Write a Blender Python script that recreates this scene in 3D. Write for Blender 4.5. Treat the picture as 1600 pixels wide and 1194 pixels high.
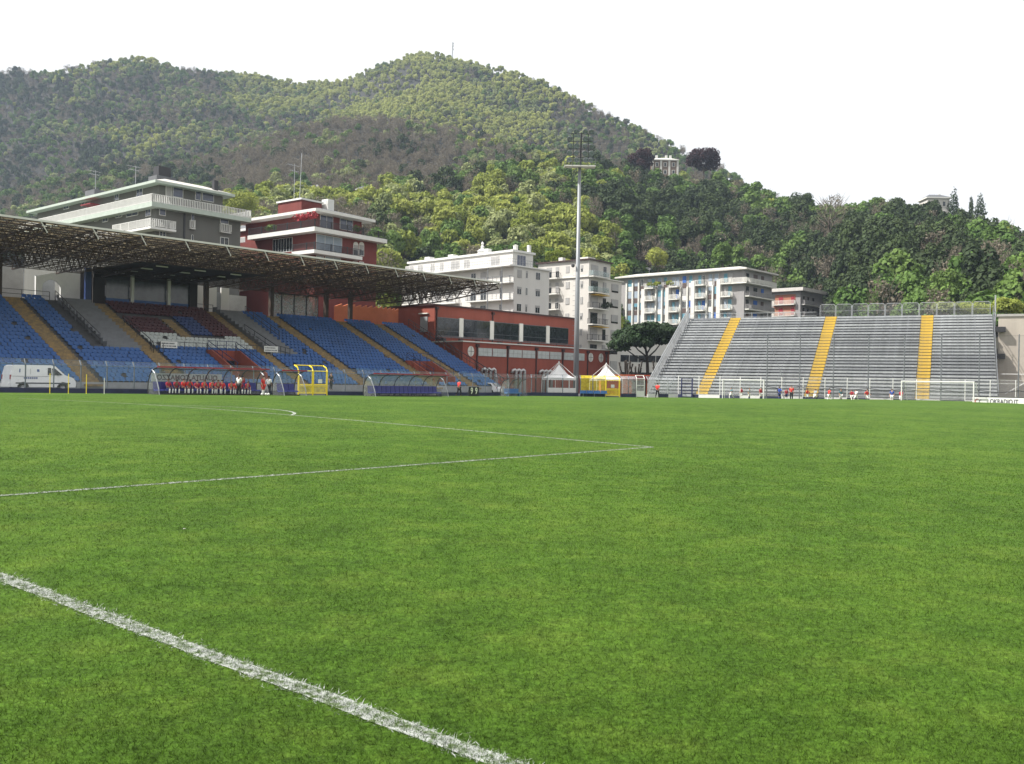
import bpy, bmesh, math, random
import numpy as np
from mathutils import Vector, Matrix, noise
random.seed(7); RNG = np.random.default_rng(11)
for o in list(bpy.data.objects): bpy.data.objects.remove(o)
SC = bpy.context.scene
COL = SC.collection

# ------------------------------------------------------------------ camera
F_PX = 1450.0; EYE = 1.68; ROLL = math.radians(1.0); PITCH = -1.0 / F_PX
cam_d = bpy.data.cameras.new('camera'); cam = bpy.data.objects.new('camera', cam_d); COL.objects.link(cam)
cam_d.sensor_width = 36.0; cam_d.lens = 36.0 * F_PX / 1600.0; cam_d.clip_start = 0.05; cam_d.clip_end = 9000
cam.matrix_world = Matrix.Translation((0, 0, EYE)) @ Matrix.Rotation(math.pi / 2 + PITCH, 4, 'X') @ Matrix.Rotation(ROLL, 4, 'Z')
SC.camera = cam

# ------------------------------------------------------------------ sky, sun, exposure
SUN_AZ, SUN_EL = math.radians(-100), math.radians(48)      # azimuth from the view axis, to the left
wd = bpy.data.worlds.new('World'); SC.world = wd; wd.use_nodes = True
nt = wd.node_tree; nt.nodes.clear()
sky = nt.nodes.new('ShaderNodeTexSky'); sky.sky_type = 'NISHITA'; sky.sun_disc = False
sky.sun_elevation = SUN_EL; sky.sun_rotation = SUN_AZ
sky.air_density = 1.0; sky.dust_density = 3.0; sky.ozone_density = 1.0; sky.altitude = 200
veil = nt.nodes.new('ShaderNodeMixRGB'); veil.inputs[0].default_value = 0.86; veil.inputs[2].default_value = (11.4, 11.3, 11.1, 1)
bg = nt.nodes.new('ShaderNodeBackground'); bg.inputs[1].default_value = 0.0625
out = nt.nodes.new('ShaderNodeOutputWorld')
nt.links.new(sky.outputs[0], veil.inputs[1]); nt.links.new(veil.outputs[0], bg.inputs[0]); nt.links.new(bg.outputs[0], out.inputs[0])
sd = bpy.data.lights.new('sun', 'SUN'); sd.energy = 4.6; sd.angle = math.radians(1.5); sd.color = (1.0, 0.955, 0.89)
sun = bpy.data.objects.new('sun', sd); COL.objects.link(sun)
sdir = Vector((math.sin(SUN_AZ) * math.cos(SUN_EL), math.cos(SUN_AZ) * math.cos(SUN_EL), math.sin(SUN_EL)))
sun.rotation_euler = sdir.to_track_quat('Z', 'Y').to_euler(); sun.location = sdir * 300
vs = SC.view_settings; vs.view_transform = 'Standard'; vs.look = 'None'; vs.gamma = 1; vs.exposure = 0.85
vs.use_curve_mapping = False

# ------------------------------------------------------------------ frames
ANG = math.radians(48.2)                       # direction of the touchlines (u), main stand behind v = 72
CU, SU = math.cos(ANG), math.sin(ANG)
def UV(u, v, z=0.0): return Vector((CU * u - SU * v, SU * u + CU * v, z))
NANG = math.radians(-25.3)                     # far stand: local x along it, local y up its rake
CN, SN = math.cos(NANG), math.sin(NANG)
def EN(e, n, z=0.0): return Vector((CN * e - SN * n, SN * e + CN * n, z))
def ray(px, py):                               # pixel of the photograph -> direction per metre of depth
    dx, dy = px - 800.0, 597.0 - py
    x = dx * math.cos(ROLL) - dy * math.sin(ROLL); y = dx * math.sin(ROLL) + dy * math.cos(ROLL) - 1.0
    return x / F_PX, y / F_PX
def at(px, py, depth):
    a, b = ray(px, py); return Vector((a * depth, depth, EYE + b * depth))
def at_x(px, py, depth): return ray(px, py)[0] * depth
def sstep(a, b, x):
    t = np.clip((x - a) / (b - a), 0, 1); return t * t * (3 - 2 * t)
def zg(u, v):                                  # the pitch is crowned and rises a little towards the stand
    c = np.cos(np.clip((v - 33.0) / 35.0, -1, 1) * math.pi / 2)
    return 0.36 * np.maximum(c, 0) ** 2.3 + 0.26 * np.clip((62 - u) / 40, 0, 1) * sstep(25, 68, v)

# ------------------------------------------------------------------ mesh helpers
class MB:
    def __init__(s): s.v = []; s.f = []; s.m = []; s.mi = 0
    def quad(s, *p):
        n = len(s.v); s.v += [tuple(q) for q in p]; s.f.append(tuple(range(n, n + len(p)))); s.m.append(s.mi); return s
    def box(s, x0, x1, y0, y1, z0, z1):
        n = len(s.v)
        s.v += [(x0, y0, z0), (x1, y0, z0), (x1, y1, z0), (x0, y1, z0), (x0, y0, z1), (x1, y0, z1), (x1, y1, z1), (x0, y1, z1)]
        for f in ((0, 3, 2, 1), (4, 5, 6, 7), (0, 1, 5, 4), (1, 2, 6, 5), (2, 3, 7, 6), (3, 0, 4, 7)):
            s.f.append(tuple(n + i for i in f)); s.m.append(s.mi)
        return s
    def ring_tube(s, pts, rad, n=6, cap=True):
        pts = [Vector(p) for p in pts]
        if not hasattr(rad, '__len__'): rad = [rad] * len(pts)
        base = len(s.v)
        for i, p in enumerate(pts):
            d = (pts[min(i + 1, len(pts) - 1)] - pts[max(i - 1, 0)])
            d = d.normalized() if d.length > 1e-9 else Vector((0, 0, 1))
            a = d.cross(Vector((0, 0, 1)) if abs(d.z) < .95 else Vector((1, 0, 0))).normalized(); b = d.cross(a)
            for k in range(n):
                t = 2 * math.pi * (k + .5) / n
                s.v.append(tuple(p + (a * math.cos(t) + b * math.sin(t)) * rad[i]))
        for i in range(len(pts) - 1):
            for k in range(n):
                s.f.append((base + i * n + k, base + i * n + (k + 1) % n, base + (i + 1) * n + (k + 1) % n, base + (i + 1) * n + k)); s.m.append(s.mi)
        if cap:
            s.f.append(tuple(base + k for k in reversed(range(n)))); s.m.append(s.mi)
            s.f.append(tuple(base + (len(pts) - 1) * n + k for k in range(n))); s.m.append(s.mi)
        return s
    def bar(s, p, q, r, n=4, cap=False): return s.ring_tube([p, q], r, n, cap)
    def prism(s, poly, axis, a0, a1):          # poly: 2D points; axis 'x' -> (y,z), 'y' -> (x,z), 'z' -> (x,y)
        n = len(s.v); k = len(poly)
        def P(p, a): return {'x': (a, p[0], p[1]), 'y': (p[0], a, p[1]), 'z': (p[0], p[1], a)}[axis]
        s.v += [P(p, a0) for p in poly] + [P(p, a1) for p in poly]
        s.f.append(tuple(n + i for i in reversed(range(k)))); s.f.append(tuple(n + k + i for i in range(k)))
        for i in range(k): s.f.append((n + i, n + (i + 1) % k, n + k + (i + 1) % k, n + k + i))
        s.m += [s.mi] * (k + 2); return s
    def lathe(s, prof, n=10, c=(0, 0)):
        b = len(s.v)
        for r, z in prof:
            for k in range(n):
                t = 2 * math.pi * k / n; s.v.append((c[0] + r * math.cos(t), c[1] + r * math.sin(t), z))
        for i in range(len(prof) - 1):
            for k in range(n):
                s.f.append((b + i * n + k, b + i * n + (k + 1) % n, b + (i + 1) * n + (k + 1) % n, b + (i + 1) * n + k)); s.m.append(s.mi)
        return s
    def mesh(s, name, mats, smooth=False):
        me = bpy.data.meshes.new(name); me.from_pydata([tuple(map(float, p)) for p in s.v], [], s.f)
        for m in (mats if isinstance(mats, (list, tuple)) else [mats]): me.materials.append(m)
        if any(s.m): me.polygons.foreach_set('material_index', s.m)
        bm = bmesh.new(); bm.from_mesh(me); bmesh.ops.recalc_face_normals(bm, faces=bm.faces); bm.to_mesh(me); bm.free()
        if smooth: me.polygons.foreach_set('use_smooth', [True] * len(me.polygons))
        me.update(); return me
    def build(s, name, mats, parent=None, smooth=False, loc=None, rot=None):
        return link(name, s.mesh(name, mats, smooth), parent, loc, rot)
def link(name, data, parent=None, loc=None, rot=None):
    o = bpy.data.objects.new(name, data); COL.objects.link(o)
    if parent is not None: o.parent = parent
    if loc is not None: o.location = loc
    if rot is not None: o.rotation_euler = rot if hasattr(rot, '__len__') else (0, 0, rot)
    return o
def tag(o, label=None, cat=None, group=None, kind=None):
    if label: o['label'] = label
    if cat: o['category'] = cat
    if group: o['group'] = group
    if kind: o['kind'] = kind
    return o
def root(name, label, cat, loc, rz=0.0, group=None):
    o = bpy.data.objects.new(name, None); COL.objects.link(o); o.location = loc; o.rotation_euler = (0, 0, rz)
    o.empty_display_size = 0.2
    return tag(o, label, cat, group)
def copy_tree(o, parent=None):
    c = o.copy(); COL.objects.link(c); c.parent = parent
    for ch in list(o.children): copy_tree(ch, c)
    return c
def one_box(x0, x1, y0, y1, z0, z1): return MB().box(x0, x1, y0, y1, z0, z1)
def text_mesh(txt, size, mat, name, parent, loc, rot, bold=0.0, align='CENTER', depth=0.004, sx=1.0):
    cu = bpy.data.curves.new(name, 'FONT'); cu.body = txt; cu.size = size; cu.align_x = align; cu.align_y = 'CENTER'
    cu.extrude = depth; cu.offset = bold
    tmp = bpy.data.objects.new(name, cu); COL.objects.link(tmp)
    dg = bpy.context.evaluated_depsgraph_get(); me = bpy.data.meshes.new_from_object(tmp.evaluated_get(dg))
    bpy.data.objects.remove(tmp); bpy.data.curves.remove(cu)
    me.materials.clear(); me.materials.append(mat)
    o = link(name, me, parent, loc, rot); o.scale = (sx, 1, 1); return o

# ------------------------------------------------------------------ materials
MATS = {}
def mat(name, c, rough=0.7, metal=0.0, var=0.12, scale=1.5, bump=0.0, bscale=30, spec=0.4, c2=None, trans=0.0, coords='Object', streak=False):
    m = bpy.data.materials.new(name); m.use_nodes = True; MATS[name] = m
    n = m.node_tree.nodes; l = m.node_tree.links; b = n['Principled BSDF']
    b.inputs['Roughness'].default_value = rough; b.inputs['Metallic'].default_value = metal
    b.inputs['Specular IOR Level'].default_value = spec
    tc = n.new('ShaderNodeTexCoord'); mp = n.new('ShaderNodeMapping'); l.new(tc.outputs[coords], mp.inputs[0])
    if streak: mp.inputs['Scale'].default_value = (1, 1, 0.12)
    nz = n.new('ShaderNodeTexNoise'); nz.inputs['Scale'].default_value = scale; nz.inputs['Detail'].default_value = 6; nz.inputs['Roughness'].default_value = .65
    l.new(mp.outputs[0], nz.inputs['Vector'])
    rp = n.new('ShaderNodeValToRGB'); l.new(nz.outputs['Fac'], rp.inputs[0])
    rp.color_ramp.elements[0].position = .3; rp.color_ramp.elements[1].position = .72
    a = c2 if c2 else tuple(x * (1 - var) for x in c); d = c if c2 else tuple(min(1, x * (1 + var)) for x in c)
    rp.color_ramp.elements[0].color = (*a, 1); rp.color_ramp.elements[1].color = (*d, 1)
    l.new(rp.outputs[0], b.inputs['Base Color'])
    if bump:
        bn = n.new('ShaderNodeTexNoise'); bn.inputs['Scale'].default_value = bscale; bn.inputs['Detail'].default_value = 4; l.new(tc.outputs[coords], bn.inputs['Vector'])
        bp = n.new('ShaderNodeBump'); bp.inputs['Strength'].default_value = bump; bp.inputs['Distance'].default_value = .05
        l.new(bn.outputs['Fac'], bp.inputs['Height']); l.new(bp.outputs[0], b.inputs['Normal'])
    if trans:                                  # thin sheet that lets some light through
        t = n.new('ShaderNodeBsdfTranslucent'); l.new(rp.outputs[0], t.inputs[0]); mx = n.new('ShaderNodeMixShader'); mx.inputs[0].default_value = trans
        l.new(b.outputs[0], mx.inputs[1]); l.new(t.outputs[0], mx.inputs[2]); l.new(mx.outputs[0], n['Material Output'].inputs[0])
    return m
def clear_mat(name, c, alpha, rough=.1):       # clear plastic sheet or fine wire mesh: partly see-through
    m = bpy.data.materials.new(name); m.use_nodes = True; n = m.node_tree.nodes; l = m.node_tree.links
    b = n['Principled BSDF']; b.inputs['Base Color'].default_value = (*c, 1); b.inputs['Roughness'].default_value = rough
    t = n.new('ShaderNodeBsdfTransparent'); mx = n.new('ShaderNodeMixShader')
    nz = n.new('ShaderNodeTexNoise'); nz.inputs['Scale'].default_value = 2.5; mr = n.new('ShaderNodeMapRange')
    tc = n.new('ShaderNodeTexCoord'); l.new(tc.outputs['Object'], nz.inputs['Vector'])
    mr.inputs[1].default_value = .3; mr.inputs[2].default_value = .7; mr.inputs[3].default_value = alpha * .7; mr.inputs[4].default_value = min(1, alpha * 1.3)
    l.new(nz.outputs['Fac'], mr.inputs[0]); l.new(mr.outputs[0], mx.inputs[0])
    l.new(t.outputs[0], mx.inputs[1]); l.new(b.outputs[0], mx.inputs[2]); l.new(mx.outputs[0], n['Material Output'].inputs[0])
    return m
M = {}
def D(k, *a, **kw): M[k] = mat(k, *a, **kw)
D('concrete', (.33, .32, .30), .85, bump=.2, bscale=12)
D('concrete_grey', (.27, .28, .29), .85, bump=.2)
D('beige_wall', (.40, .36, .31), .9, var=.22, scale=.35, streak=True)
D('white_paint', (.64, .64, .62), .6, var=.06)
D('off_white', (.62, .61, .57), .7, var=.08, scale=.5, streak=True)
D('steel_brown', (.055, .036, .026), .6, var=.3)
D('steel_dark', (.03, .03, .034), .5)
D('zinc', (.36, .375, .39), .45, metal=.35, var=.2, scale=2.2)
D('zinc_dark', (.16, .17, .185), .5, metal=.4)
D('pole_grey', (.24, .255, .27), .45, metal=.3, streak=True)
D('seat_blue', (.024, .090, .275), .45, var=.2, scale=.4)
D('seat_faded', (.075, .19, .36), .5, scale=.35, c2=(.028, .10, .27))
D('seat_maroon', (.060, .012, .016), .5, var=.2)
D('seat_white', (.43, .46, .45), .5, var=.12)
D('seat_navy', (.02, .045, .15), .5, var=.2)
D('step_yellow', (.33, .225, .09), .85, c2=(.13, .105, .075), scale=2.2)
D('yellow_tread', (.60, .40, .05), .6, scale=1.2, c2=(.40, .28, .07))
D('yellow_paint', (.80, .62, .03), .45, var=.08)
D('navy', (.012, .018, .075), .5)
D('kerb_blue', (.018, .022, .060), .6, var=.3)
D('dugout_blue', (.02, .025, .16), .45)
D('red_plaster', (.255, .066, .044), .9, var=.14, scale=.6, bump=.1, streak=True)
D('red_plaster_dark', (.165, .040, .034), .9, var=.15, scale=.6, streak=True)
D('orange_plaster', (.50, .15, .068), .9, var=.14, scale=.5)
D('orange_panel', (.34, .15, .095), .9, var=.12)
D('red_trim', (.25, .02, .03), .5)
D('dark_pipe', (.045, .02, .018), .5)
D('grey_plaster', (.125, .125, .115), .9, var=.1, scale=.5, bump=.1, streak=True)
D('green_trim', (.40, .46, .41), .6, var=.08)
D('white_plaster', (.58, .565, .54), .9, var=.07, scale=.35, streak=True)
D('cream_plaster', (.52, .50, .47), .9, var=.09, scale=.35, streak=True)
D('concrete_facade', (.28, .27, .27), .85, var=.14, scale=.4, streak=True)
D('shutter_grey', (.33, .325, .32), .7)
D('shutter_blue', (.03, .11, .38), .6)
D('shutter_cyan', (.10, .24, .31), .6)
D('shutter_pale', (.26, .31, .37), .6)
D('shutter_brown', (.085, .06, .055), .7)
D('glass_dark', (.018, .022, .026), .08, spec=.6, var=.4)
D('glass_blue', (.05, .06, .10), .1, spec=.7, var=.3)
D('roof_slate', (.10, .105, .115), .7)
D('roof_pale', (.50, .48, .45), .8)
D('awning_yellow', (.60, .38, .06), .8)
D('flowers', (.33, .035, .045), .8)
D('asphalt', (.085, .085, .09), .9, var=.2, scale=.6)
D('track', (.20, .18, .17), .9, var=.2, scale=.5)
D('ground', (.10, .11, .06), .95, var=.3, scale=.05)
D('tent_white', (.80, .80, .80), .7, var=.04, trans=.25)
D('rubber', (.012, .012, .013), .8)
D('car_white', (.74, .75, .76), .25, var=.03)
D('logo_blue', (.06, .10, .25), .5)
D('chrome', (.55, .55, .56), .25, metal=.8)
D('amber', (.55, .2, .02), .4)
D('black_board', (.012, .014, .016), .6)
D('digit', (.75, .78, .62), .6)
D('letter_dark', (.05, .055, .065), .6)
D('logo_red', (.45, .06, .05), .6)
D('banner', (.29, .335, .345), .7)
D('silver_pipe', (.50, .50, .50), .4, metal=.6)
D('skin', (.42, .24, .17), .6)
D('skin_dark', (.20, .11, .075), .6)
D('hair', (.02, .015, .012), .7)
D('hair_brown', (.07, .04, .022), .7)
D('cloth_red', (.58, .035, .03), .8)
D('cloth_crimson', (.35, .025, .045), .8)
D('cloth_white', (.72, .72, .72), .8)
D('cloth_black', (.014, .015, .018), .85)
D('cloth_navy', (.016, .03, .10), .85)
D('cloth_blue', (.03, .07, .30), .85)
D('cloth_grey', (.30, .34, .36), .85)
D('cloth_teal', (.07, .16, .19), .85)
D('roof_sheet', (.42, .34, .20), .7, scale=2.2, c2=(.035, .027, .022), trans=.30)
D('ceiling_dark', (.03, .026, .024), .85)
D('terrace_tile', (.33, .13, .08), .8)
D('terrace_dark', (.085, .085, .09), .9, var=.25)
D('stepped', (.17, .175, .19), .85, var=.15)
D('glass_press', (.05, .058, .058), .12, spec=.6, var=.5)
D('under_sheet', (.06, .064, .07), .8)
D('bark', (.10, .075, .055), .95, bump=.4, bscale=8)
D('bark_dark', (.035, .028, .022), .95, bump=.4, bscale=8)
D('stone_brown', (.20, .15, .12), .9, var=.15)
M['plexi'] = clear_mat('plexi', (.45, .48, .47), .10)
M['plexi_smoky'] = clear_mat('plexi_smoky', (.42, .42, .40), .30, .25)
M['plexi_cream'] = clear_mat('plexi_cream', (.55, .54, .45), .45, .3)
M['wire_mesh'] = clear_mat('wire_mesh', (.20, .21, .22), .22, .6)
M['wire_mesh_light'] = clear_mat('wire_mesh_light', (.62, .64, .66), .35, .6)
M['wire_yellow'] = clear_mat('wire_yellow', (.70, .55, .02), .62, .6)
M['net'] = clear_mat('net', (.75, .76, .78), .10, .8)
M['net_dark'] = clear_mat('net_dark', (.10, .10, .11), .10, .8)
M['glass_rail'] = clear_mat('glass_rail', (.30, .38, .38), .45, .1)
M['iron_rail'] = clear_mat('iron_rail', (.05, .05, .055), .42, .6)
# ================================================================== ground, pitch, hills
def fbm(x, y, s, o=4):
    return noise.fractal(Vector((x / s, y / s, 3.7)), 1.0, 2.0, o)
gm = MB(); R = 5000
gm.quad((-R, -R, -.12), (R, -R, -.12), (R, R, -.12), (-R, R, -.12))
tag(gm.build('ground', M['ground']), kind='structure')

def umax(v):
    if v <= 62.9: return (115.6 - .2839 * v) / .9588
    return float(np.interp(v, [62.9, 63.6, 72.0], [101.9, 95.0, 84.0]))
def grass_mat(island=False):
    m = bpy.data.materials.new('grass'); m.use_nodes = True; n = m.node_tree.nodes; l = m.node_tree.links; b = n['Principled BSDF']
    b.inputs['Roughness'].default_value = .8; b.inputs['Specular IOR Level'].default_value = .10
    g = n.new('ShaderNodeNewGeometry')
    def nz(s, d=5, r=.6, vec=None):
        t = n.new('ShaderNodeTexNoise'); t.inputs['Scale'].default_value = s; t.inputs['Detail'].default_value = d; t.inputs['Roughness'].default_value = r
        l.new(vec or g.outputs['Position'], t.inputs['Vector']); return t.outputs['Fac']
    def ramp(f, stops):
        r = n.new('ShaderNodeValToRGB'); l.new(f, r.inputs[0]); e = r.color_ramp.elements
        e[0].position, e[0].color = stops[0][0], (*stops[0][1], 1); e[1].position, e[1].color = stops[-1][0], (*stops[-1][1], 1)
        for p, c in stops[1:-1]: x = e.new(p); x.color = (*c, 1)
        return r.outputs[0]
    def mix(f, a, c, mode='MIX'):
        x = n.new('ShaderNodeMixRGB'); x.blend_type = mode
        if isinstance(f, float): x.inputs[0].default_value = f
        else: l.new(f, x.inputs[0])
        l.new(a, x.inputs[1]); l.new(c, x.inputs[2]); return x.outputs[0]
    big = ramp(nz(.13, 5), [(.34, (.038, .079, .008)), (.5, (.048, .097, .010)), (.66, (.078, .132, .015))])
    mid = ramp(nz(1.3, 6, .7), [(.32, (.025, .060, .006)), (.5, (.047, .095, .010)), (.70, (.094, .142, .020))])
    def fac(f, lo, hi, a0=.3, a1=.7):
        x = n.new('ShaderNodeMapRange'); x.inputs[1].default_value = a0; x.inputs[2].default_value = a1; x.inputs[3].default_value = lo; x.inputs[4].default_value = hi; l.new(f, x.inputs[0]); return x.outputs[0]
    c = mix(.5, big, mid)
    c = mix(1.0, c, fac(nz(.45, 5, .65), .88, 1.14), 'MULTIPLY')
    c = mix(1.0, c, fac(nz(34, 3, .7), .56, 1.62), 'MULTIPLY'); c = mix(1.0, c, fac(nz(7, 4, .7), .72, 1.30), 'MULTIPLY')
    if island: c = mix(1.0, c, fac(g.outputs['Random Per Island'], .55, 1.6, 0, 1), 'MULTIPLY')
    dry = ramp(nz(2.6, 4, .7), [(.70, (0, 0, 0)), (.80, (.6, .6, .6))])
    dc = n.new('ShaderNodeRGB'); dc.outputs[0].default_value = (.110, .100, .036, 1)
    c = mix(dry, c, dc.outputs[0])
    l.new(c, b.inputs['Base Color'])
    bp = n.new('ShaderNodeBump'); bp.inputs['Strength'].default_value = .6; bp.inputs['Distance'].default_value = .03
    l.new(nz(30, 5, .75), bp.inputs['Height']); l.new(bp.outputs[0], b.inputs['Normal'])
    return m, n, l, b
M['grass'] = grass_mat()[0]
gb, n_, l_, b_ = grass_mat(True); gb.name = 'grass_blade'; M['grass_blade'] = gb       # blades: same colours, light passes through
t_ = n_.new('ShaderNodeBsdfTranslucent'); mx_ = n_.new('ShaderNodeMixShader'); mx_.inputs[0].default_value = .35
l_.new(b_.inputs['Base Color'].links[0].from_socket, t_.inputs[0]); l_.new(b_.outputs[0], mx_.inputs[1]); l_.new(t_.outputs[0], mx_.inputs[2])
l_.new(mx_.outputs[0], n_['Material Output'].inputs[0])
for lk in list(b_.inputs['Normal'].links): l_.remove(lk)
gg_ = n_.new('ShaderNodeNewGeometry'); vm_ = n_.new('ShaderNodeMix'); vm_.data_type = 'VECTOR'; vm_.inputs[0].default_value = .72; vm_.inputs[5].default_value = (0, 0, 1)
l_.new(gg_.outputs['Normal'], vm_.inputs[4]); l_.new(vm_.outputs[1], b_.inputs['Normal'])     # blades bend over: they take the light from above

pm = MB(); vsamp = list(np.linspace(-28, 71.6, 84)); us = np.linspace(0, 1, 60)
for v in vsamp:
    for s in us:
        u = -30 + (umax(v) + 30) * s; pm.v.append(tuple(UV(u, v, float(zg(u, v)))))
for i in range(len(vsamp) - 1):
    for j in range(len(us) - 1):
        a = i * len(us) + j; pm.f.append((a, a + 1, a + 1 + len(us), a + len(us))); pm.m.append(0)
tag(pm.build('pitch', M['grass'], smooth=True), kind='structure')
# apron behind the fences: asphalt yard in front of the stands
ap = MB()
for u0 in range(-10, 150, 10):
    for (v0, v1) in ((71.4, 80), (80, 110)):
        ap.quad(*[UV(a, b, float(zg(min(a, 100), min(b, 71.5))) - .02) for a, b in ((u0, v0), (u0 + 10, v0), (u0 + 10, v1), (u0, v1))])
tag(ap.build('yard', M['asphalt']), kind='structure')
ap = MB(); ap.quad(EN(-60, 115.2, -.03), EN(60, 115.2, -.03), EN(60, 150, -.03), EN(-60, 150, -.03))
tag(ap.build('stand_apron', M['track']), kind='structure')

# ---- white lines
def paint_mat():
    m = bpy.data.materials.new('line_paint'); m.use_nodes = True; n = m.node_tree.nodes; l = m.node_tree.links; b = n['Principled BSDF']
    b.inputs['Roughness'].default_value = .85
    g = n.new('ShaderNodeNewGeometry'); t = n.new('ShaderNodeTexNoise'); t.inputs['Scale'].default_value = 22; t.inputs['Detail'].default_value = 5; l.new(g.outputs['Position'], t.inputs['Vector'])
    r = n.new('ShaderNodeValToRGB'); l.new(t.outputs['Fac'], r.inputs[0]); e = r.color_ramp.elements
    e[0].position, e[0].color = .38, (.07, .11, .03, 1); e[1].position, e[1].color = .56, (.36, .38, .36, 1)
    l.new(r.outputs[0], b.inputs['Base Color']); return m
M['line_paint'] = paint_mat()
LINES = []                                     # (polyline in u,v ; width)
g0, g1 = (1.672 * EYE, 7.99), (1.796 * EYE, 2.71)
gd = ((g0[0] - g1[0]) / (g0[1] - g1[1]))
LINES.append(('goal_line', [(g1[0] + gd * (v - g1[1]), v) for v in np.arange(-2, 60, .5)], .172))
PU, PV = 19.4, 12.65
LINES.append(('penalty_area_side_line', [(u, PV) for u in np.arange(g0[0], PU, .5)] + [(PU, PV)], .115))
LINES.append(('penalty_area_front_line', [(PU, v) for v in np.arange(PV, PV + 40.3, .5)], .13))
LINES.append(('penalty_arc', [(8.4 + 13.2 * math.cos(t), 32.9 + 9.15 * math.sin(t)) for t in np.linspace(-.60, .60, 34)], .16))
LINES.append(('touchline', [(u, 66.3) for u in np.arange(3, 92, 1.0)], .11))
for nm, pts, w in LINES:
    lm = MB(); P = [np.array(p) for p in pts]; ofs = []
    for i, p in enumerate(P):
        d = P[min(i + 1, len(P) - 1)] - P[max(i - 1, 0)]; d = d / np.linalg.norm(d); nn = np.array((-d[1], d[0]))
        ofs.append((p - nn * w * (.36 + .05 * math.sin(i * 1.7)), p + nn * w * (.36 + .05 * math.cos(i * 2.3))))
    for i in range(len(P) - 1):
        a, b = ofs[i]; c, d = ofs[i + 1]
        lm.quad(*[UV(q[0], q[1], float(zg(*q)) + .004) for q in (a, c, d, b)])
    # painted blades standing in the nearer lines
    for i in range(len(P) - 1):
        mid = UV(*((P[i] + P[i + 1]) / 2)); dist = mid.length
        if dist > 26 or mid.y < 1.5: continue
        seg = float(np.linalg.norm(P[i + 1] - P[i])); k = int(seg * w * (11000 if dist < 11 else 4500))
        for _ in range(k):
            t, s = random.random(), random.gauss(0, .30)
            q = P[i] + (P[i + 1] - P[i]) * t; nn = (ofs[i][1] - ofs[i][0]); q = q + nn * s
            c = UV(q[0], q[1], float(zg(*q))); a = random.random() * 6.28; h = random.uniform(.006, .019); wd_ = random.uniform(.0022, .0042) * (1 if dist < 11 else 1.8)
            dx, dy = math.cos(a) * wd_, math.sin(a) * wd_; lx, ly = random.gauss(0, .022), random.gauss(0, .022)
            lm.quad((c.x - dx, c.y - dy, c.z), (c.x + dx, c.y + dy, c.z), (c.x + lx, c.y + ly, c.z + h))
    tag(lm.build(nm, M['line_paint']), kind='structure')

# ---- grass blades of the near field: patches of blades set side by side (geometry nodes)
def scatter(name, pts, scl, rot, idx, protos, coll_name):
    """one object: vertices carry the picks, geometry nodes set the instances"""
    cl = bpy.data.collections.new(coll_name)
    for p in protos: cl.objects.link(p)
    order = {p.name: i for i, p in enumerate(sorted(protos, key=lambda o: o.name))}
    remap = [order[p.name] for p in protos]
    me = bpy.data.meshes.new(name); me.from_pydata([tuple(p) for p in pts], [], [])
    a = me.attributes.new('pick', 'INT', 'POINT'); a.data.foreach_set('value', [remap[i] for i in idx])
    a = me.attributes.new('size', 'FLOAT_VECTOR', 'POINT'); a.data.foreach_set('vector', np.array(scl, dtype=np.float32).ravel())
    a = me.attributes.new('turn', 'FLOAT_VECTOR', 'POINT'); a.data.foreach_set('vector', np.array(rot, dtype=np.float32).ravel())
    ob = link(name, me)
    ng = bpy.data.node_groups.new(name + '_scatter', 'GeometryNodeTree')
    ng.interface.new_socket('Geometry', in_out='INPUT', socket_type='NodeSocketGeometry'); ng.interface.new_socket('Geometry', in_out='OUTPUT', socket_type='NodeSocketGeometry')
    N = ng.nodes; L = ng.links; gi = N.new('NodeGroupInput'); go = N.new('NodeGroupOutput')
    m2p = N.new('GeometryNodeMeshToPoints'); iop = N.new('GeometryNodeInstanceOnPoints'); ci = N.new('GeometryNodeCollectionInfo')
    ci.inputs['Collection'].default_value = cl; ci.inputs['Separate Children'].default_value = True; ci.inputs['Reset Children'].default_value = True
    def na(nm, ty):
        x = N.new('GeometryNodeInputNamedAttribute'); x.data_type = ty; x.inputs['Name'].default_value = nm
        return [s for s in x.outputs if s.name == 'Attribute' and s.enabled][0]
    L.new(gi.outputs[0], m2p.inputs['Mesh']); L.new(m2p.outputs[0], iop.inputs['Points']); L.new(ci.outputs[0], iop.inputs['Instance'])
    iop.inputs['Pick Instance'].default_value = True
    L.new(na('pick', 'INT'), iop.inputs['Instance Index']); L.new(na('size', 'FLOAT_VECTOR'), iop.inputs['Scale'])
    e2r = N.new('FunctionNodeEulerToRotation'); L.new(na('turn', 'FLOAT_VECTOR'), e2r.inputs[0]); L.new(e2r.outputs[0], iop.inputs['Rotation'])
    L.new(iop.outputs[0], go.inputs[0])
    md = ob.modifiers.new('scatter', 'NODES'); md.node_group = ng
    return ob
NB = 620000
rr = 2.6 * (68 / 2.6) ** RNG.random(NB); tt = RNG.uniform(-.62, .62, NB)               # density falls off with distance
bx, by = rr * tt, rr
bu, bv = CU * bx + SU * by, -SU * bx + CU * by
cl_ = np.array([noise.noise(Vector((x * 2.2, y * 2.2, 0.3))) for x, y in zip(bx[::4], by[::4])]).repeat(4)[:NB]
ok = (bv < 70) & (bu < 100); bx, by, bu, bv, rr, cl_ = [q[ok] for q in (bx, by, bu, bv, rr, cl_)]; nb = len(bx)
bz = zg(bu, bv); wk = np.clip(rr / 7.0, .85, 2.4)
bh = RNG.uniform(.010, .028, nb) * (1 + .35 * cl_); bw = RNG.uniform(.0016, .0034, nb) * wk; ba = RNG.uniform(0, 6.283, nb)
lx, ly = RNG.normal(0, .021, nb), RNG.normal(0, .021, nb); dx, dy = np.cos(ba) * bw, np.sin(ba) * bw
V3 = np.empty((nb, 3, 3), np.float32)
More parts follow.
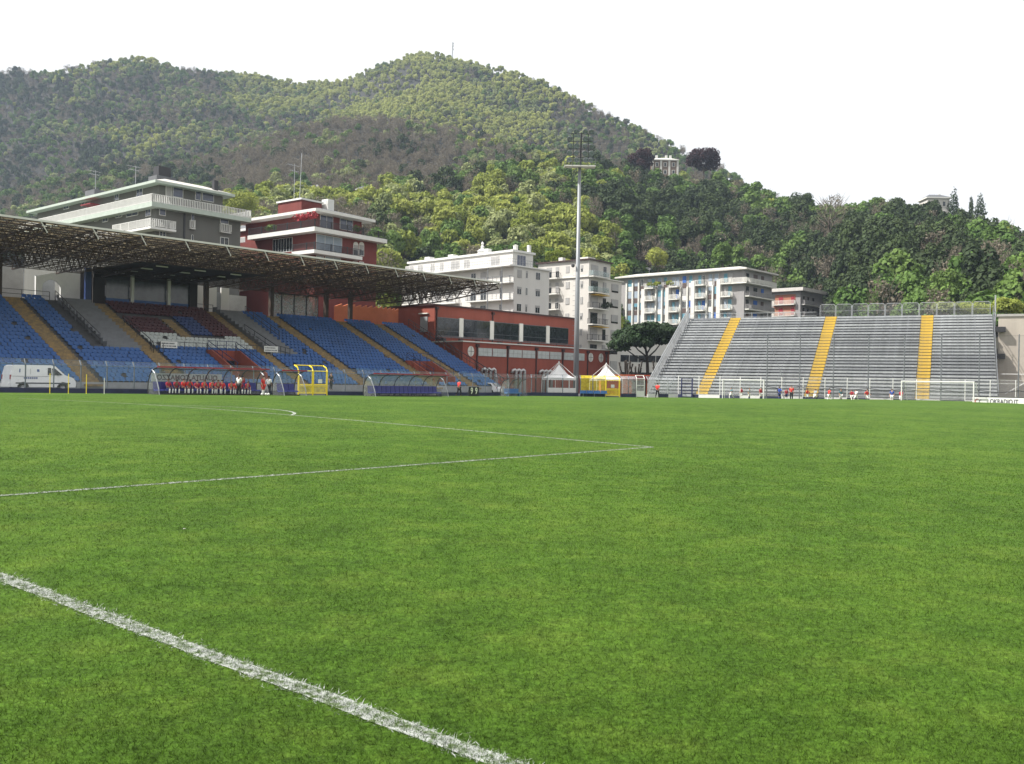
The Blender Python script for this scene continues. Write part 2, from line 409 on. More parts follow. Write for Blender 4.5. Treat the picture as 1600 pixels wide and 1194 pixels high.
V3[:, 0] = np.stack([bx - dx, by - dy, bz - .004], 1); V3[:, 1] = np.stack([bx + dx, by + dy, bz - .004], 1); V3[:, 2] = np.stack([bx + lx, by + ly, bz + bh], 1)
gme = bpy.data.meshes.new('grass_blades'); gme.vertices.add(nb * 3); gme.vertices.foreach_set('co', V3.ravel())
gme.loops.add(nb * 3); gme.loops.foreach_set('vertex_index', np.arange(nb * 3, dtype=np.int32))
gme.polygons.add(nb); gme.polygons.foreach_set('loop_start', np.arange(0, nb * 3, 3, dtype=np.int32))
gme.materials.append(M['grass_blade']); gme.update(calc_edges=True)
tag(link('grass_blades', gme), 'short mown green grass blades covering the near pitch', 'grass', kind='stuff')

# ---- hills
def ridge(rows, treeh):
    t, h, d = [], [], []
    for px, py, dep in rows:
        a, b = ray(px, py); t.append(a); h.append(EYE + b * dep - treeh); d.append(dep)
    return np.array(t), np.array(h), np.array(d)
NEAR = ridge([(-500, 430, 300), (0, 400, 320), (300, 350, 330), (380, 318, 340), (450, 314, 350), (560, 306, 360), (640, 288, 380), (720, 272, 400), (790, 256, 410),
              (860, 254, 420), (930, 262, 430), (1000, 275, 430), (1100, 276, 420), (1180, 288, 410), (1260, 314, 390), (1330, 320, 370), (1400, 319, 350), (1450, 330, 344), (1500, 342, 340), (1600, 364, 330), (1800, 380, 320), (2300, 440, 300)], 5.5)
SPUR = ridge([(-500, 330, 560), (0, 300, 600), (200, 262, 600), (330, 240, 600), (450, 212, 610), (520, 198, 620), (620, 190, 620), (700, 198, 620), (780, 213, 610), (860, 228, 600),
              (940, 236, 590), (1000, 243, 570), (1060, 262, 560), (1200, 330, 500), (1600, 430, 480), (2300, 470, 450)], 5)
FAR = ridge([(-500, 190, 900), (-100, 128, 900), (0, 114, 900), (60, 109, 900), (100, 104, 900), (140, 95, 910), (220, 89, 920), (300, 100, 940), (380, 117, 980), (470, 123, 1020), (540, 117, 1020),
             (590, 98, 1000), (640, 85, 980), (700, 88, 960), (760, 107, 930), (850, 132, 880), (930, 162, 830), (1000, 202, 780), (1070, 238, 740), (1130, 264, 700), (1200, 300, 640), (1300, 350, 620), (1600, 440, 600), (2300, 480, 600)], 4)
FOOT = [(-500, 150, 0), (300, 165, 0), (600, 165, 0), (640, 200, 0), (960, 208, 0), (1000, 252, 2), (1190, 256, 4), (1240, 262, 12), (1290, 250, 14), (1330, 200, 11), (1500, 165, 10), (1620, 150, 10), (2300, 140, 8)]
FT = np.array([ray(p[0], 590)[0] for p in FOOT]); FD = np.array([p[1] for p in FOOT]); FH = np.array([p[2] for p in FOOT])
def hill_h(t, Y):
    """terrain height at direction t = X/Y and depth Y"""
    nh, nd = np.interp(t, NEAR[0], NEAR[1]), np.interp(t, NEAR[0], NEAR[2])
    sh, sd_ = np.interp(t, SPUR[0], SPUR[1]), np.interp(t, SPUR[0], SPUR[2])
    fh, fd = np.interp(t, FAR[0], FAR[1]), np.interp(t, FAR[0], FAR[2])
    ft, f0 = np.interp(t, FT, FD), np.interp(t, FT, FH)
    dip1 = min(nh, sh) * .65 + sh * .25 - 4; dip2 = min(sh, fh) * .86 + fh * .08
    return float(np.interp(Y, [ft - 30, ft, ft + (nd - ft) * .5, nd, nd + 60, sd_, sd_ + 90, (sd_ + 90) * .35 + fd * .65, fd, fd + 160, fd + 700],
                           [-1.0, f0, f0 + (nh - f0) * .56, nh, max(dip1, nh * .8), sh, max(dip2, sh * .9), (dip2 + (fh - dip2) * .62), fh, fh - 45, fh * .25]))
def hill_z(t, Y):
    h = hill_h(t, Y); a = float(np.clip((Y - 200) / 200, 0, 1))
    return h + a * 7.0 * fbm(t * Y, Y, 90.0)
hm = MB(); TT = np.linspace(-.95, .95, 150); YY = np.concatenate([np.linspace(120, 460, 50), np.linspace(470, 1100, 64), np.linspace(1130, 1700, 10)])
for Y in YY:
    for t in TT: hm.v.append((t * Y, Y, hill_z(t, Y) - .4))
for i in range(len(YY) - 1):
    for j in range(len(TT) - 1):
        a = i * len(TT) + j; hm.f.append((a, a + 1, a + 1 + len(TT), a + len(TT))); hm.m.append(0)
D('forest_floor', (.030, .030, .020), .95, scale=.02, c2=(.018, .018, .016), bump=.3, bscale=.3)
tag(hm.build('hills', M['forest_floor'], smooth=True), kind='structure')

# ---- tree crowns
def leaf_mat(name, c, c2, tr=.25):
    m = bpy.data.materials.new(name); m.use_nodes = True; n = m.node_tree.nodes; l = m.node_tree.links; b = n['Principled BSDF']
    b.inputs['Roughness'].default_value = .7; b.inputs['Specular IOR Level'].default_value = .25
    oi = n.new('ShaderNodeObjectInfo'); r = n.new('ShaderNodeValToRGB'); l.new(oi.outputs['Random'], r.inputs[0])
    e = r.color_ramp.elements; e[0].color = (*c, 1); e[1].color = (*c2, 1)
    g = n.new('ShaderNodeNewGeometry'); t = n.new('ShaderNodeTexNoise'); t.inputs['Scale'].default_value = .55; t.inputs['Detail'].default_value = 3; l.new(g.outputs['Position'], t.inputs['Vector'])
    mr = n.new('ShaderNodeMapRange'); mr.inputs[1].default_value = .3; mr.inputs[2].default_value = .7; mr.inputs[3].default_value = .62; mr.inputs[4].default_value = 1.35; l.new(t.outputs['Fac'], mr.inputs[0])
    mu = n.new('ShaderNodeMixRGB'); mu.blend_type = 'MULTIPLY'; mu.inputs[0].default_value = 1; l.new(r.outputs[0], mu.inputs[1]); l.new(mr.outputs[0], mu.inputs[2])
    l.new(mu.outputs[0], b.inputs['Base Color'])
    tl = n.new('ShaderNodeBsdfTranslucent'); l.new(mu.outputs[0], tl.inputs[0]); mx = n.new('ShaderNodeMixShader'); mx.inputs[0].default_value = tr
    l.new(b.outputs[0], mx.inputs[1]); l.new(tl.outputs[0], mx.inputs[2]); l.new(mx.outputs[0], n['Material Output'].inputs[0])
    return m
LM = {'sunlit': leaf_mat('leaf_sunlit', (.33, .37, .11), (.42, .44, .14), .42),  # leaf colour raised to paint sunlight on the far slope
      'bright': leaf_mat('leaf_bright', (.22, .27, .045), (.31, .34, .075), .35),
      'mid': leaf_mat('leaf_mid', (.075, .145, .028), (.125, .195, .042)),
      'dark': leaf_mat('leaf_dark', (.028, .048, .016), (.052, .078, .024), .2),
      'pale': leaf_mat('leaf_pale', (.22, .265, .10), (.30, .33, .14), .3),
      'brown': leaf_mat('leaf_brown', (.150, .130, .095), (.205, .178, .130), .25),
      'copper': leaf_mat('leaf_copper', (.030, .010, .013), (.040, .014, .016), .15),
      'pine': leaf_mat('leaf_pine', (.020, .044, .016), (.040, .070, .022), .12),
      'lime': leaf_mat('leaf_lime', (.20, .25, .025), (.24, .28, .04), .35),
      'ivy': leaf_mat('leaf_ivy', (.045, .09, .02), (.06, .11, .03), .2)}
def leaf_quads(b, rg, lobes, count, size, tilt=.5):
    """leaf-clump faces over the shells of several lobes (c, r) so the crown has light and dark clumps and gaps"""
    wts = np.array([r[0] * r[1] for c, r in lobes]); cum = np.cumsum(wts / wts.sum())
    for _ in range(count):
        c, r = lobes[int(np.searchsorted(cum, rg.random()))]
        z = rg.uniform(-.75, 1); t = rg.random() * 6.283; s = math.sqrt(max(0, 1 - z * z)); nrm = Vector((s * math.cos(t), s * math.sin(t), z))
        k = rg.uniform(.72, 1.06); p = Vector(c) + Vector((nrm.x * r[0], nrm.y * r[1], nrm.z * r[2])) * k
        d = (nrm + Vector((rg.gauss(0, tilt), rg.gauss(0, tilt), rg.gauss(0, tilt) + .25))).normalized()
        a = d.cross(Vector((0, 0, 1)) if abs(d.z) < .9 else Vector((1, 0, 0))).normalized(); e = d.cross(a)
        ang = rg.random() * 6.28; a, e = a * math.cos(ang) + e * math.sin(ang), e * math.cos(ang) - a * math.sin(ang)
        w = size * rg.uniform(.6, 1.3); h = w * rg.uniform(.55, .95); bend = d * (w * rg.uniform(-.3, .1))
        b.quad(p - a * w * .5 - e * h * .3 + bend, p + e * -h * .5, p + a * w * .5 - e * h * .2 + bend, p + a * w * .25 + e * h * .5, p - a * w * .3 + e * h * .45)
def broad_lobes(rg, n=11, rx=3.6, rz=3.6, cz=6.0):
    L = [((0, 0, cz), (rx * .62, rx * .62, rz * .72))]
    for _ in range(n):
        t = rg.random() * 6.28; z = rg.uniform(-.7, .9); s = math.sqrt(1 - z * z * .8)
        q = rg.uniform(.50, .68); r = rg.uniform(.30, .48)
        L.append(((math.cos(t) * s * rx * q, math.sin(t) * s * rx * q, cz + z * rz * q), (rx * r, rx * r, rz * r * .9)))
    return L
def trunk_mb(b, rg, h, r, limbs, spread, base=0.0):
    b.ring_tube([(0, 0, base - .6), (0.03 * h * rg.uniform(-1, 1), 0, base + h * .35), (0.04 * h * rg.uniform(-1, 1), 0.03 * h * rg.uniform(-1, 1), base + h * .7), (0, 0, base + h)], [r, r * .8, r * .6, r * .25], 6)
    for k in range(limbs):
        t = 6.28 * (k + rg.random() * .6) / limbs; z0 = base + h * rg.uniform(.35, .75); L = spread * rg.uniform(.6, 1)
        b.ring_tube([(0, 0, z0), (math.cos(t) * L * .5, math.sin(t) * L * .5, z0 + L * .45), (math.cos(t) * L, math.sin(t) * L, z0 + L * .85)], [r * .5, r * .32, r * .1], 5)
def broad_tree_mesh(name, lk, seed, leaves=900, size=.80):
    rg = random.Random(seed); b = MB(); b.mi = 0; leaf_quads(b, rg, broad_lobes(rg, 12, 3.5 * rg.uniform(.9, 1.1), 3.5 * rg.uniform(.9, 1.25)), leaves, size)
    b.mi = 1; trunk_mb(b, rg, 5.5, .22, 4, 2.4)
    me = bpy.data.meshes.new(name); me.from_pydata(b.v, [], b.f); me.materials.append(LM[lk]); me.materials.append(M['bark']); me.polygons.foreach_set('material_index', b.m); return me
def bare_tree_mesh(name, lk, seed):
    rg = random.Random(seed); b = MB(); b.mi = 1; trunk_mb(b, rg, 7.5, .17, 7, 2.9)
    b.mi = 0
    leaf_quads(b, rg, broad_lobes(rg, 12, 3.3, 4.0), 420, .42, .9)
    for _ in range(70):
        t = rg.random() * 6.28; z = rg.uniform(3.5, 8.5); r0 = rg.uniform(.3, 2.2)
        p = Vector((math.cos(t) * r0, math.sin(t) * r0, z)); q = p + Vector((math.cos(t) * rg.uniform(.4, 1.3), math.sin(t) * rg.uniform(.4, 1.3), rg.uniform(.8, 2.0)))
        b.ring_tube([p, q], [.045, .02], 3, False)
    me = bpy.data.meshes.new(name); me.from_pydata(b.v, [], b.f); me.materials.append(LM[lk]); me.materials.append(M['bark']); me.polygons.foreach_set('material_index', b.m); return me
def cone_tree_mesh(name, lk, seed, h=11, r=2.4, leaves=900, p=.9):
    rg = random.Random(seed); b = MB(); L = []
    for k in range(16):
        z = h * (.12 + .86 * k / 15); rr = r * (1 - (k / 15.5) ** 1.3) ** p * rg.uniform(.8, 1.15) + .15
        t = rg.random() * 6.28; L.append(((math.cos(t) * rr * .25, math.sin(t) * rr * .25, z), (rr, rr, h * .07)))
    leaf_quads(b, rg, L, leaves, .5); b.mi = 1; trunk_mb(b, rg, h * .8, .2, 0, 1)
    me = bpy.data.meshes.new(name); me.from_pydata(b.v, [], b.f); me.materials.append(LM[lk]); me.materials.append(M['bark_dark']); me.polygons.foreach_set('material_index', b.m); return me
KINDS = ['bright', 'mid', 'dark', 'pale', 'brown', 'sunlit']
PROTO = []; PK = {}
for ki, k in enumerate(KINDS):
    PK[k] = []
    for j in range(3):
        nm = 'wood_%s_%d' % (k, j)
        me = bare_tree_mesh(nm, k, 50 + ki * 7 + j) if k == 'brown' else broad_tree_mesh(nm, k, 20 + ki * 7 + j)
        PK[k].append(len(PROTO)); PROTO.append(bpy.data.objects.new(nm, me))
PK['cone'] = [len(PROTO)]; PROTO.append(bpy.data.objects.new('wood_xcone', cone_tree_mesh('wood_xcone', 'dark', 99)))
ORDER = ['sunlit', 'bright', 'pale', 'mid', 'brown', 'cone', 'dark']
def species(t, Y, layer):
    X = t * Y; a = fbm(X, Y, 42.0); c = fbm(X + 500, Y - 300, 130.0); px = 800 + t * F_PX + 90 * c + 60 * fbm(X - 900, Y, 60.0) + random.gauss(0, 30); r = .5 * (1 + math.erf((2.3 * a + random.gauss(0, .55)) / 1.4))
    if layer == 0:
        if px < 900:
            w = [('bright', .40 - .15 * c), ('pale', .20), ('mid', .28), ('dark', .08), ('brown', .10 + .15 * max(0, c))]
            if px < 560: w = [('bright', .55), ('pale', .15), ('mid', .15), ('brown', .22)]
        else:
            up = (hill_h(t, Y) / max(1, np.interp(t, NEAR[0], NEAR[1])))
            w = [('bright', .012), ('mid', .36 + .30 * max(0, up - .35) - .2 * c), ('dark', .38 + .3 * c), ('pale', .03), ('brown', .12), ('cone', .04)]
    elif layer == 1:
        if px > 820: w = [('bright', .2), ('pale', .25), ('mid', .35), ('brown', .30), ('dark', .08)]
        else: w = [('brown', .86), ('pale', .05), ('mid', .07), ('dark', .06)]
        if px < 330: w = [('brown', .42), ('mid', .2), ('dark', .45), ('pale', .05)]
    else:
        w = [('sunlit', .12 + .3 * c), ('pale', .30 + .3 * c), ('mid', .26), ('bright', .14 + .2 * c), ('brown', .24 - .3 * c), ('dark', .10 - .2 * c)]
        if px < 150: w = [('dark', .55), ('mid', .2), ('brown', .3), ('pale', .04)]  # mostly dark trees: cloud shadow painted into the left of the far hill
        elif 480 < px < 800: w = [('sunlit', .70), ('bright', .24), ('pale', .14), ('mid', .05), ('brown', .03)]  # sunlit slope painted with the brightest leaf colours
        elif px > 840: w = [('brown', .45), ('mid', .3), ('pale', .2), ('dark', .12)]
    w = sorted(w, key=lambda x: ORDER.index(x[0])); tot = sum(max(0, x[1]) for x in w); q = min(.9999, max(0, r)) * tot
    for k, x in w:
        q -= max(0, x)
        if q <= 0: return k
    return w[0][0]
FP = dict(p=[], s=[], r=[], i=[])
def sow(t, Y, layer, sc):
    X = t * Y; z = hill_z(t, Y); k = species(t, Y, layer)
    s = sc * (random.uniform(.6, 1.2) if layer else random.choice((random.uniform(.6, 1.1), random.uniform(.9, 1.4)))); FP['p'].append((X, Y, z - 2.2 * s)); FP['s'].append((s, s, s * random.uniform(.85, 1.25)))
    FP['r'].append((random.gauss(0, .05), random.gauss(0, .05), random.random() * 6.28)); FP['i'].append(random.choice(PK[k]))
KEEP_CLEAR = []                                # (X, Y, r) where houses stand on the hill
for px, dep, r in ((1040, 440, 9.5), (1465, 342, 6), (487, 355, 4), (570, 359, 4)): KEEP_CLEAR.append((ray(px, 300)[0] * dep, dep, r))
def clear_of(X, Y): return all((X - a) ** 2 + (Y - b) ** 2 > r * r for a, b, r in KEEP_CLEAR)
VT = np.linspace(-.75, .75, 121); VY = np.arange(150, 1010, 8.0)
VIS = np.maximum.accumulate(np.array([[(hill_h(t, y) + 3 - EYE) / y for y in VY] for t in VT]), axis=1)
def seen(t, y):                                  # leave out trees wholly behind a nearer ridge
    i = int(np.clip(round((t + .75) / 1.5 * 120), 0, 120)); j = int(np.clip((y - 30 - 150) / 8, 0, len(VY) - 1)); return (hill_h(t, y) + 11 - EYE) / y > VIS[i, j]
Y = 150.0
while Y < 1010:
    sp = 4.6 if Y < 440 else (4.5 if Y < 640 else 4.4)
    X = -.72 * Y
    while X < .66 * Y:
        x = X + random.uniform(-.5, .5) * sp; y = Y + random.uniform(-.5, .5) * sp; t = x / y
        X += sp
        nd = np.interp(t, NEAR[0], NEAR[2]); sd_ = np.interp(t, SPUR[0], SPUR[2]); fd = np.interp(t, FAR[0], FAR[2]); ft = np.interp(t, FT, FD)
        if y < ft + 3 or y > fd + 25 or abs(t) > .64 or not clear_of(x, y): continue
        px = 800 + t * F_PX
        if y < nd + 12: layer = 0
        elif y < sd_ + 12: layer = 1
        else: layer = 2
        if layer == 0 and px < 330: continue                      # hidden behind the stand and the grey block
        if layer == 1 and (y < nd + 40 or hill_h(t, y) < 40): continue
        if layer == 2 and 500 < px < 650 and y > fd - 120 and y < fd - 25 and random.random() < .55: continue   # bare rock band
        if not seen(t, y): continue
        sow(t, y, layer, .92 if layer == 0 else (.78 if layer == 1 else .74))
    Y += sp
print('forest trees', len(FP['p']))
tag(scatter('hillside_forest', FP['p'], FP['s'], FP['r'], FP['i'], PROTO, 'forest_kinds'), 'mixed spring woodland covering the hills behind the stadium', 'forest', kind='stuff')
# ================================================================== main grandstand (left)
GS = root('grandstand', 'long roofed grandstand with rows of blue and maroon seats', 'grandstand', UV(0, 80), ANG)
NR, DEP, RISE, Z0 = 24, .8, .355, 1.0
zt = lambda i: Z0 + i * RISE
U0, U1 = 18.0, 88.0
VOMS = [(50.4, 53.6, 2, 8), (77.0, 80.4, 2, 7)]
STAIRS = [(34.6, 36.2, 0, 23), (43.3, 44.8, 0, 23), (56.6, 58.0, 0, 23), (64.8, 66.4, 0, 23), (75.2, 76.8, 0, 23), (81.8, 83.4, 0, 23), (49.5, 50.7, 13, 19)]
GREY = [(40.0, 43.3), (58.0, 61.4)]
tb = MB()
for i in range(NR):
    cuts = sorted([(a, b) for a, b, r0, r1 in VOMS if r0 <= i <= r1]); x = U0
    for a, b in cuts + [(U1, U1)]:
        tb.box(x, a, i * DEP, i * DEP + (DEP if i < NR - 1 else 6.0), -.2, zt(i)); x = b
terr = tb.build('terrace', M['terrace_dark'], GS)
# one flight of steps in each aisle
for a, b, r0, r1 in STAIRS:
    s = MB()
    for i in range(r0, r1 + 1):
        s.box(a, b, i * DEP - .01, i * DEP + DEP - .02, zt(i) - .22, zt(i) + .012)
        s.box(a + .05, b - .05, i * DEP - .40, i * DEP - .012, zt(i) - RISE - .02, zt(i) - RISE * .5)
    s.build('stairway', M['step_yellow'], GS)
for a, b in GREY:                               # plain stepped blocks without seats
    s = MB()
    for i in range(9, NR):
        s.box(a, b, i * DEP - .02, i * DEP + DEP - .01, zt(i) - .3, zt(i) + .34)
    s.build('stepped_block', M['stepped'], GS)
    s = MB()
    for i in range(9, NR):
        s.box(a - .14, a - .02, i * DEP - .1, i * DEP + DEP - .02, zt(i) - .2, zt(i) + .62)
    s.build('stepped_parapet', M['zinc_dark'], GS)
def seat_proto():
    b = MB(); w = .225
    prof = [(.22, .12), (.25, .165), (.52, .13), (.58, .19), (.62, .42)]
    for (y0, z0), (y1, z1) in zip(prof[:-1], prof[1:]):
        b.quad((-w, y0, z0), (w, y0, z0), (w, y1, z1), (-w, y1, z1))
    b.quad((-w, .62, .42), (w, .62, .42), (w * .6, .63, .475), (-w * .6, .63, .475))
    b.quad((-w, .645, .18), (w, .645, .18), (w, .655, .42), (-w, .655, .42))
    b.quad((-w, .25, .165), (-w, .52, .13), (-w, .59, .27), (-w, .42, .22)); b.quad((w, .25, .165), (w, .52, .13), (w, .59, .27), (w, .42, .22))
    b.quad((-.05, .30, .0), (.05, .30, .0), (.05, .34, .14), (-.05, .34, .14))
    return b
sp_ = seat_proto(); SEATS = []
def in_rng(x, rs): return any(a - .1 < x < b + .1 for a, b in rs)
for i in range(NR):
    x = U0 + .3
    while x < U1 - .4:
        c = None
        st = [(a, b) for a, b, r0, r1 in STAIRS if r0 <= i <= r1] + [(a, b) for a, b, r0, r1 in VOMS if r0 - 1 <= i <= r1]
        if i >= 9: st += GREY + [(38.9, 40.0)]
        if not in_rng(x, [(a - .12, b + .12) for a, b in st]):
            if 44.8 < x < 56.6 and i >= 9:
                if i >= 14: c = 'seat_maroon'
                elif i >= 10: c = 'seat_white'
                else: c = 'seat_blue'
                if 50.7 < x < 53.4 and 14 <= i <= 19: c = 'seat_navy'
                if i == 19 and x < 50.7: c = None
                if i == 13 and 50.7 < x < 54.5: c = None
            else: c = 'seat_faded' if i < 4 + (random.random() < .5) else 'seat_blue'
            if c and random.random() < .012: c = None
        if c: SEATS.append((x + random.gauss(0, .012), i, c))
        x += .5
SM = {}
for c in ('seat_blue', 'seat_faded', 'seat_maroon', 'seat_white', 'seat_navy'): SM[c] = sp_.mesh('seat', M[c])
def seat_px(s):
    p = UV(s[0], 80 + s[1] * DEP, zt(s[1])); return p, 800 + F_PX * p.x / p.y
vis = sorted([s for s in SEATS if seat_px(s)[1] > 0], key=lambda s: seat_px(s)[0].length)
near_seats = set(vis[:290])
for s in vis[:290]: link('seat', SM[s[2]], GS, (s[0], s[1] * DEP, zt(s[1])), (0, 0, random.gauss(0, .03)))
big = MB(); cn = list(SM)
for s in SEATS:
    if s in near_seats: continue
    n0 = len(big.v); ox, oy, oz = s[0], s[1] * DEP + random.gauss(0, .01), zt(s[1]); ci = cn.index(s[2])
    big.v += [(x + ox, y + oy, z + oz) for x, y, z in sp_.v]; big.f += [tuple(n0 + k for k in f) for f in sp_.f]; big.m += [ci] * len(sp_.f)
me = bpy.data.meshes.new('seats'); me.from_pydata(big.v, [], big.f)
for c in cn: me.materials.append(M[c])
me.polygons.foreach_set('material_index', big.m)
tag(link('upper_seats', me, GS), kind='stuff')
# tunnel mouths with red walls and rails
for a, b, r0, r1 in VOMS:
    t = MB(); y0, y1, zb, ze = r0 * DEP, r1 * DEP + DEP, zt(r0) - .9, zt(r1)
    for x in (a, b):
        t.prism([(y0 - .3, zb), (y1, zb), (y1, ze + .55), (y1 - .8, ze + .55), (y0 - .3, zt(r0) + .35)], 'x', x - .1, x + .1)
    t.box(a - .1, b + .1, y1 - .02, y1 + .15, zb, ze + .55)
    v_ = t.build('tunnel_wall', M['red_plaster'], GS)
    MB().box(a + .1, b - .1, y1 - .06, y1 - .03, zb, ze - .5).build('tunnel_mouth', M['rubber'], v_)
    MB().box(a, b, y0 - .3, y1, zb - .1, zb).build('tunnel_floor', M['concrete'], v_)
    r = MB()
    for x in (a, b):
        for k in (0, .5):
            r.bar((x, y0 - .2, zt(r0) + .35 + k + .45), (x, y1, ze + .55 + k + .45), .035)
        for f in (0, .5, 1): r.bar((x, y0 + (y1 - y0) * f, zt(r0) + (ze - zt(r0)) * f), (x, y0 + (y1 - y0) * f, zt(r0) + (ze - zt(r0)) * f + 1.4), .035)
    for k in (.5, .95): r.bar((a, y1, ze + .55 + k), (b, y1, ze + .55 + k), .035)
    for f in (.33, .66): r.bar((a + (b - a) * f, y1, ze), (a + (b - a) * f, y1, ze + 1.5), .035)
    r.build('tunnel_handrail', M['navy'], v_)
def rail(pts, posts, h=1.0, r=.035, mat='steel_dark', name='handrail', two=True):
    b = MB()
    for p, q in zip(pts[:-1], pts[1:]):
        for k in ((h, h * .5) if two else (h,)): b.bar(Vector(p) + Vector((0, 0, k)), Vector(q) + Vector((0, 0, k)), r)
        for f in np.linspace(0, 1, posts):
            c = Vector(p).lerp(Vector(q), f); b.bar(c, c + Vector((0, 0, h)), r)
    return b.build(name, M[mat], GS)
rail([(39.6, 23 * DEP, zt(23)), (39.6, 10 * DEP, zt(10))], 7)
rail([(44.2, 16 * DEP, zt(16)), (44.2, 9 * DEP, zt(9)), (44.2, 8.2 * DEP, zt(8)), (45.2, 8.2 * DEP, zt(8))], 3)
rail([(61.7, 23 * DEP, zt(23)), (61.7, 14 * DEP, zt(14))], 5)
rail([(58.6, 17 * DEP, zt(16)), (58.6, 9 * DEP, zt(9)), (60.2, 8.6 * DEP, zt(8))], 4)
rail([(34, 19.3, zt(23)), (39.4, 19.3, zt(23))], 3, .9)
rail([(45.2, 8.9 * DEP, zt(9) - .1), (50.3, 8.9 * DEP, zt(9) - .1)], 5, .95, two=False)
rail([(53.7, 8.9 * DEP, zt(9) - .1), (58.6, 8.9 * DEP, zt(9) - .1)], 5, .95, two=False)
rail([(87.9, 23 * DEP, zt(23)), (87.9, 0, zt(0))], 13, 1.05)
rail([(88.9, 23 * DEP, zt(22)), (88.9, 0, zt(0) - .4)], 13, 1.0)
rail([(55.9, 19.4, zt(23)), (58.0, 19.4, zt(23))], 2, .9)
for x, k in ((45.2, 0), (57.0, 1)):
    sg = MB().box(x, x + 1.75, 8.9 * DEP - .07, 8.9 * DEP - .04, zt(9) + .22, zt(9) + .86).build('notice_board', M['white_paint'], GS)
    tm = MB()                                   # two lines of small print, too small to read
    for row, (z_, n_l) in enumerate(((.60, 8), (.34, 9))):
        for j in range(n_l):
            w_ = .07 + .06 * random.random(); xx = x + .16 + j * .165; tm.box(xx, xx + w_, 8.9 * DEP - .082, 8.9 * DEP - .072, zt(9) + z_, zt(9) + z_ + .13)
    tm.build('print', M['letter_dark'], sg)
for x0, x1 in ((40.1, 43.2), (58.1, 61.3)):      # dark plates closing the stepped blocks
    MB().box(x0, x1, 9 * DEP - .12, 9 * DEP - .05, zt(9) - .1, zt(9) + .3).build('end_plate', M['zinc_dark'], GS)
MB().box(U0, U1, -.14, -.002, -.2, 1.0).build('front_wall', M['concrete_grey'], GS)

# ---- rear gallery
zr = zt(23)
g = MB()
g.box(44.3, 45.6, 20.35, 20.5, zr, 12.8); g.box(55.4, 56.4, 20.1, 20.3, zr, 12.8); g.box(44.3, 56.4, 20.2, 20.5, 12.1, 13.2); g.box(43.6, 56.6, 23.6, 23.8, zr, 13.0)
pb = g.build('press_box', M['ceiling_dark'], GS)
for a, b in ((45.7, 48.3), (48.7, 52.6), (53.0, 55.4)):
    MB().box(a, b, 20.3, 20.36, zr, zr + .85).build('blue_panel', M['seat_blue'], pb)
    w = MB().box(a, b, 20.31, 20.34, zr + .85, 12.1).build('window_pane', M['glass_press'], pb)
    MB().box(a + .4, b - .3, 22.5, 22.6, zr + 1.2, zr + 2.4).build('inner_wall', M['concrete'], pb)
for x in (48.5, 52.8): MB().box(x - .16, x + .16, 19.9, 20.2, zr, 13.0).build('pillar', M['white_paint'], GS)
MB().box(43.2, 43.8, 19.6, 20.0, zr - .2, 13.0).build('pillar', M['seat_navy'], GS)
for x in (34.4, 26.0): MB().box(x - .45, x + .45, 19.3, 19.9, 0, 13.4).build('column', M['steel_brown'], GS)
for x in (57.3, 66.2, 74.6, 78.6): MB().box(x - .24, x + .24, 19.5, 20.0, zr - .3, 13.4).build('column', M['steel_brown'], GS)
MB().box(28, 39.2, 25.8, 26.1, 0, 13.0).build('rear_wall', M['concrete'], GS)
aw = MB()                                        # white wall with an arched opening under a pitched top
cx, rr_, zb = 40.9, .95, zr
arch = [(cx + rr_ * math.cos(t), zb + 1.55 + rr_ * math.sin(t)) for t in np.linspace(math.pi, 0, 13)]
aw.prism([(39.3, zb), (cx - rr_, zb)] + arch + [(cx + rr_, zb), (43.9, zb), (43.9, zb + 4.0), (39.3, zb + 2.75)], 'y', 22.6, 22.9)
ao = aw.build('arched_wall', M['white_paint'], GS)
MB().box(39.9, 42.0, 24.5, 24.6, zb, zb + 3).build('passage_back', M['concrete_grey'], ao)
for a, b in ((57.6, 59.0), (59.2, 60.6), (61.2, 62.3)): MB().box(a, b, 23.0, 23.2, zr, 12.6).build('wall_panel', M['white_plaster'], GS)
MB().box(60.62, 61.18, 23.1, 23.2, zr, 12.0).build('door', M['concrete_grey'], GS)
MB().box(62.5, 66.0, 25.0, 25.2, 5, 12.0).build('side_wall', M['concrete'], GS)
for k in range(4):
    x = 66.7 + k * 1.9; wf = MB()
    for bx in ((x, x + .09), (x + 1.8, x + 1.89)): wf.box(bx[0], bx[1], 21.0, 21.1, zr - .2, 12.4)
    wf.box(x, x + 1.89, 21.0, 21.1, 12.3, 12.42)
    f_ = wf.build('window_frame', M['steel_dark'], GS); MB().box(x + .1, x + 1.8, 21.03, 21.05, zr - .2, 12.3).build('pane', M['glass_rail'], f_)
MB().box(66.4, 75, 19.6, 21.3, zr - .6, zr - .15).build('gallery_kerb', M['concrete'], GS)

# ---- roof: sheet deck on a lattice of trusses
roof = root('roof', None, None, (0, 0, 0)); roof.parent = GS
YF, YR, RU0, RU1 = 2.0, 21.2, 14.0, 88.8
deck_z = lambda y: 14.55 - (y - YF) * .028
for k in range(17):                              # deck laid in bays
    a = RU0 + (RU1 - RU0) * k / 17; b_ = RU0 + (RU1 - RU0) * (k + 1) / 17
    d = MB(); ny = 24
    for j in range(ny):
        y0 = YF + (YR - YF) * j / ny; y1 = YF + (YR - YF) * (j + 1) / ny - .05
        d.quad((a, y0, deck_z(y0)), (b_, y0, deck_z(y0)), (b_, y1, deck_z(y1) + .03), (a, y1, deck_z(y1) + .03))
    d.build('deck_sheet', M['roof_sheet'], roof)
MB().box(RU0, RU1 + .1, YF - .12, YF - .02, deck_z(YF) - .10, deck_z(YF) + .07).build('front_fascia', M['off_white'], roof)
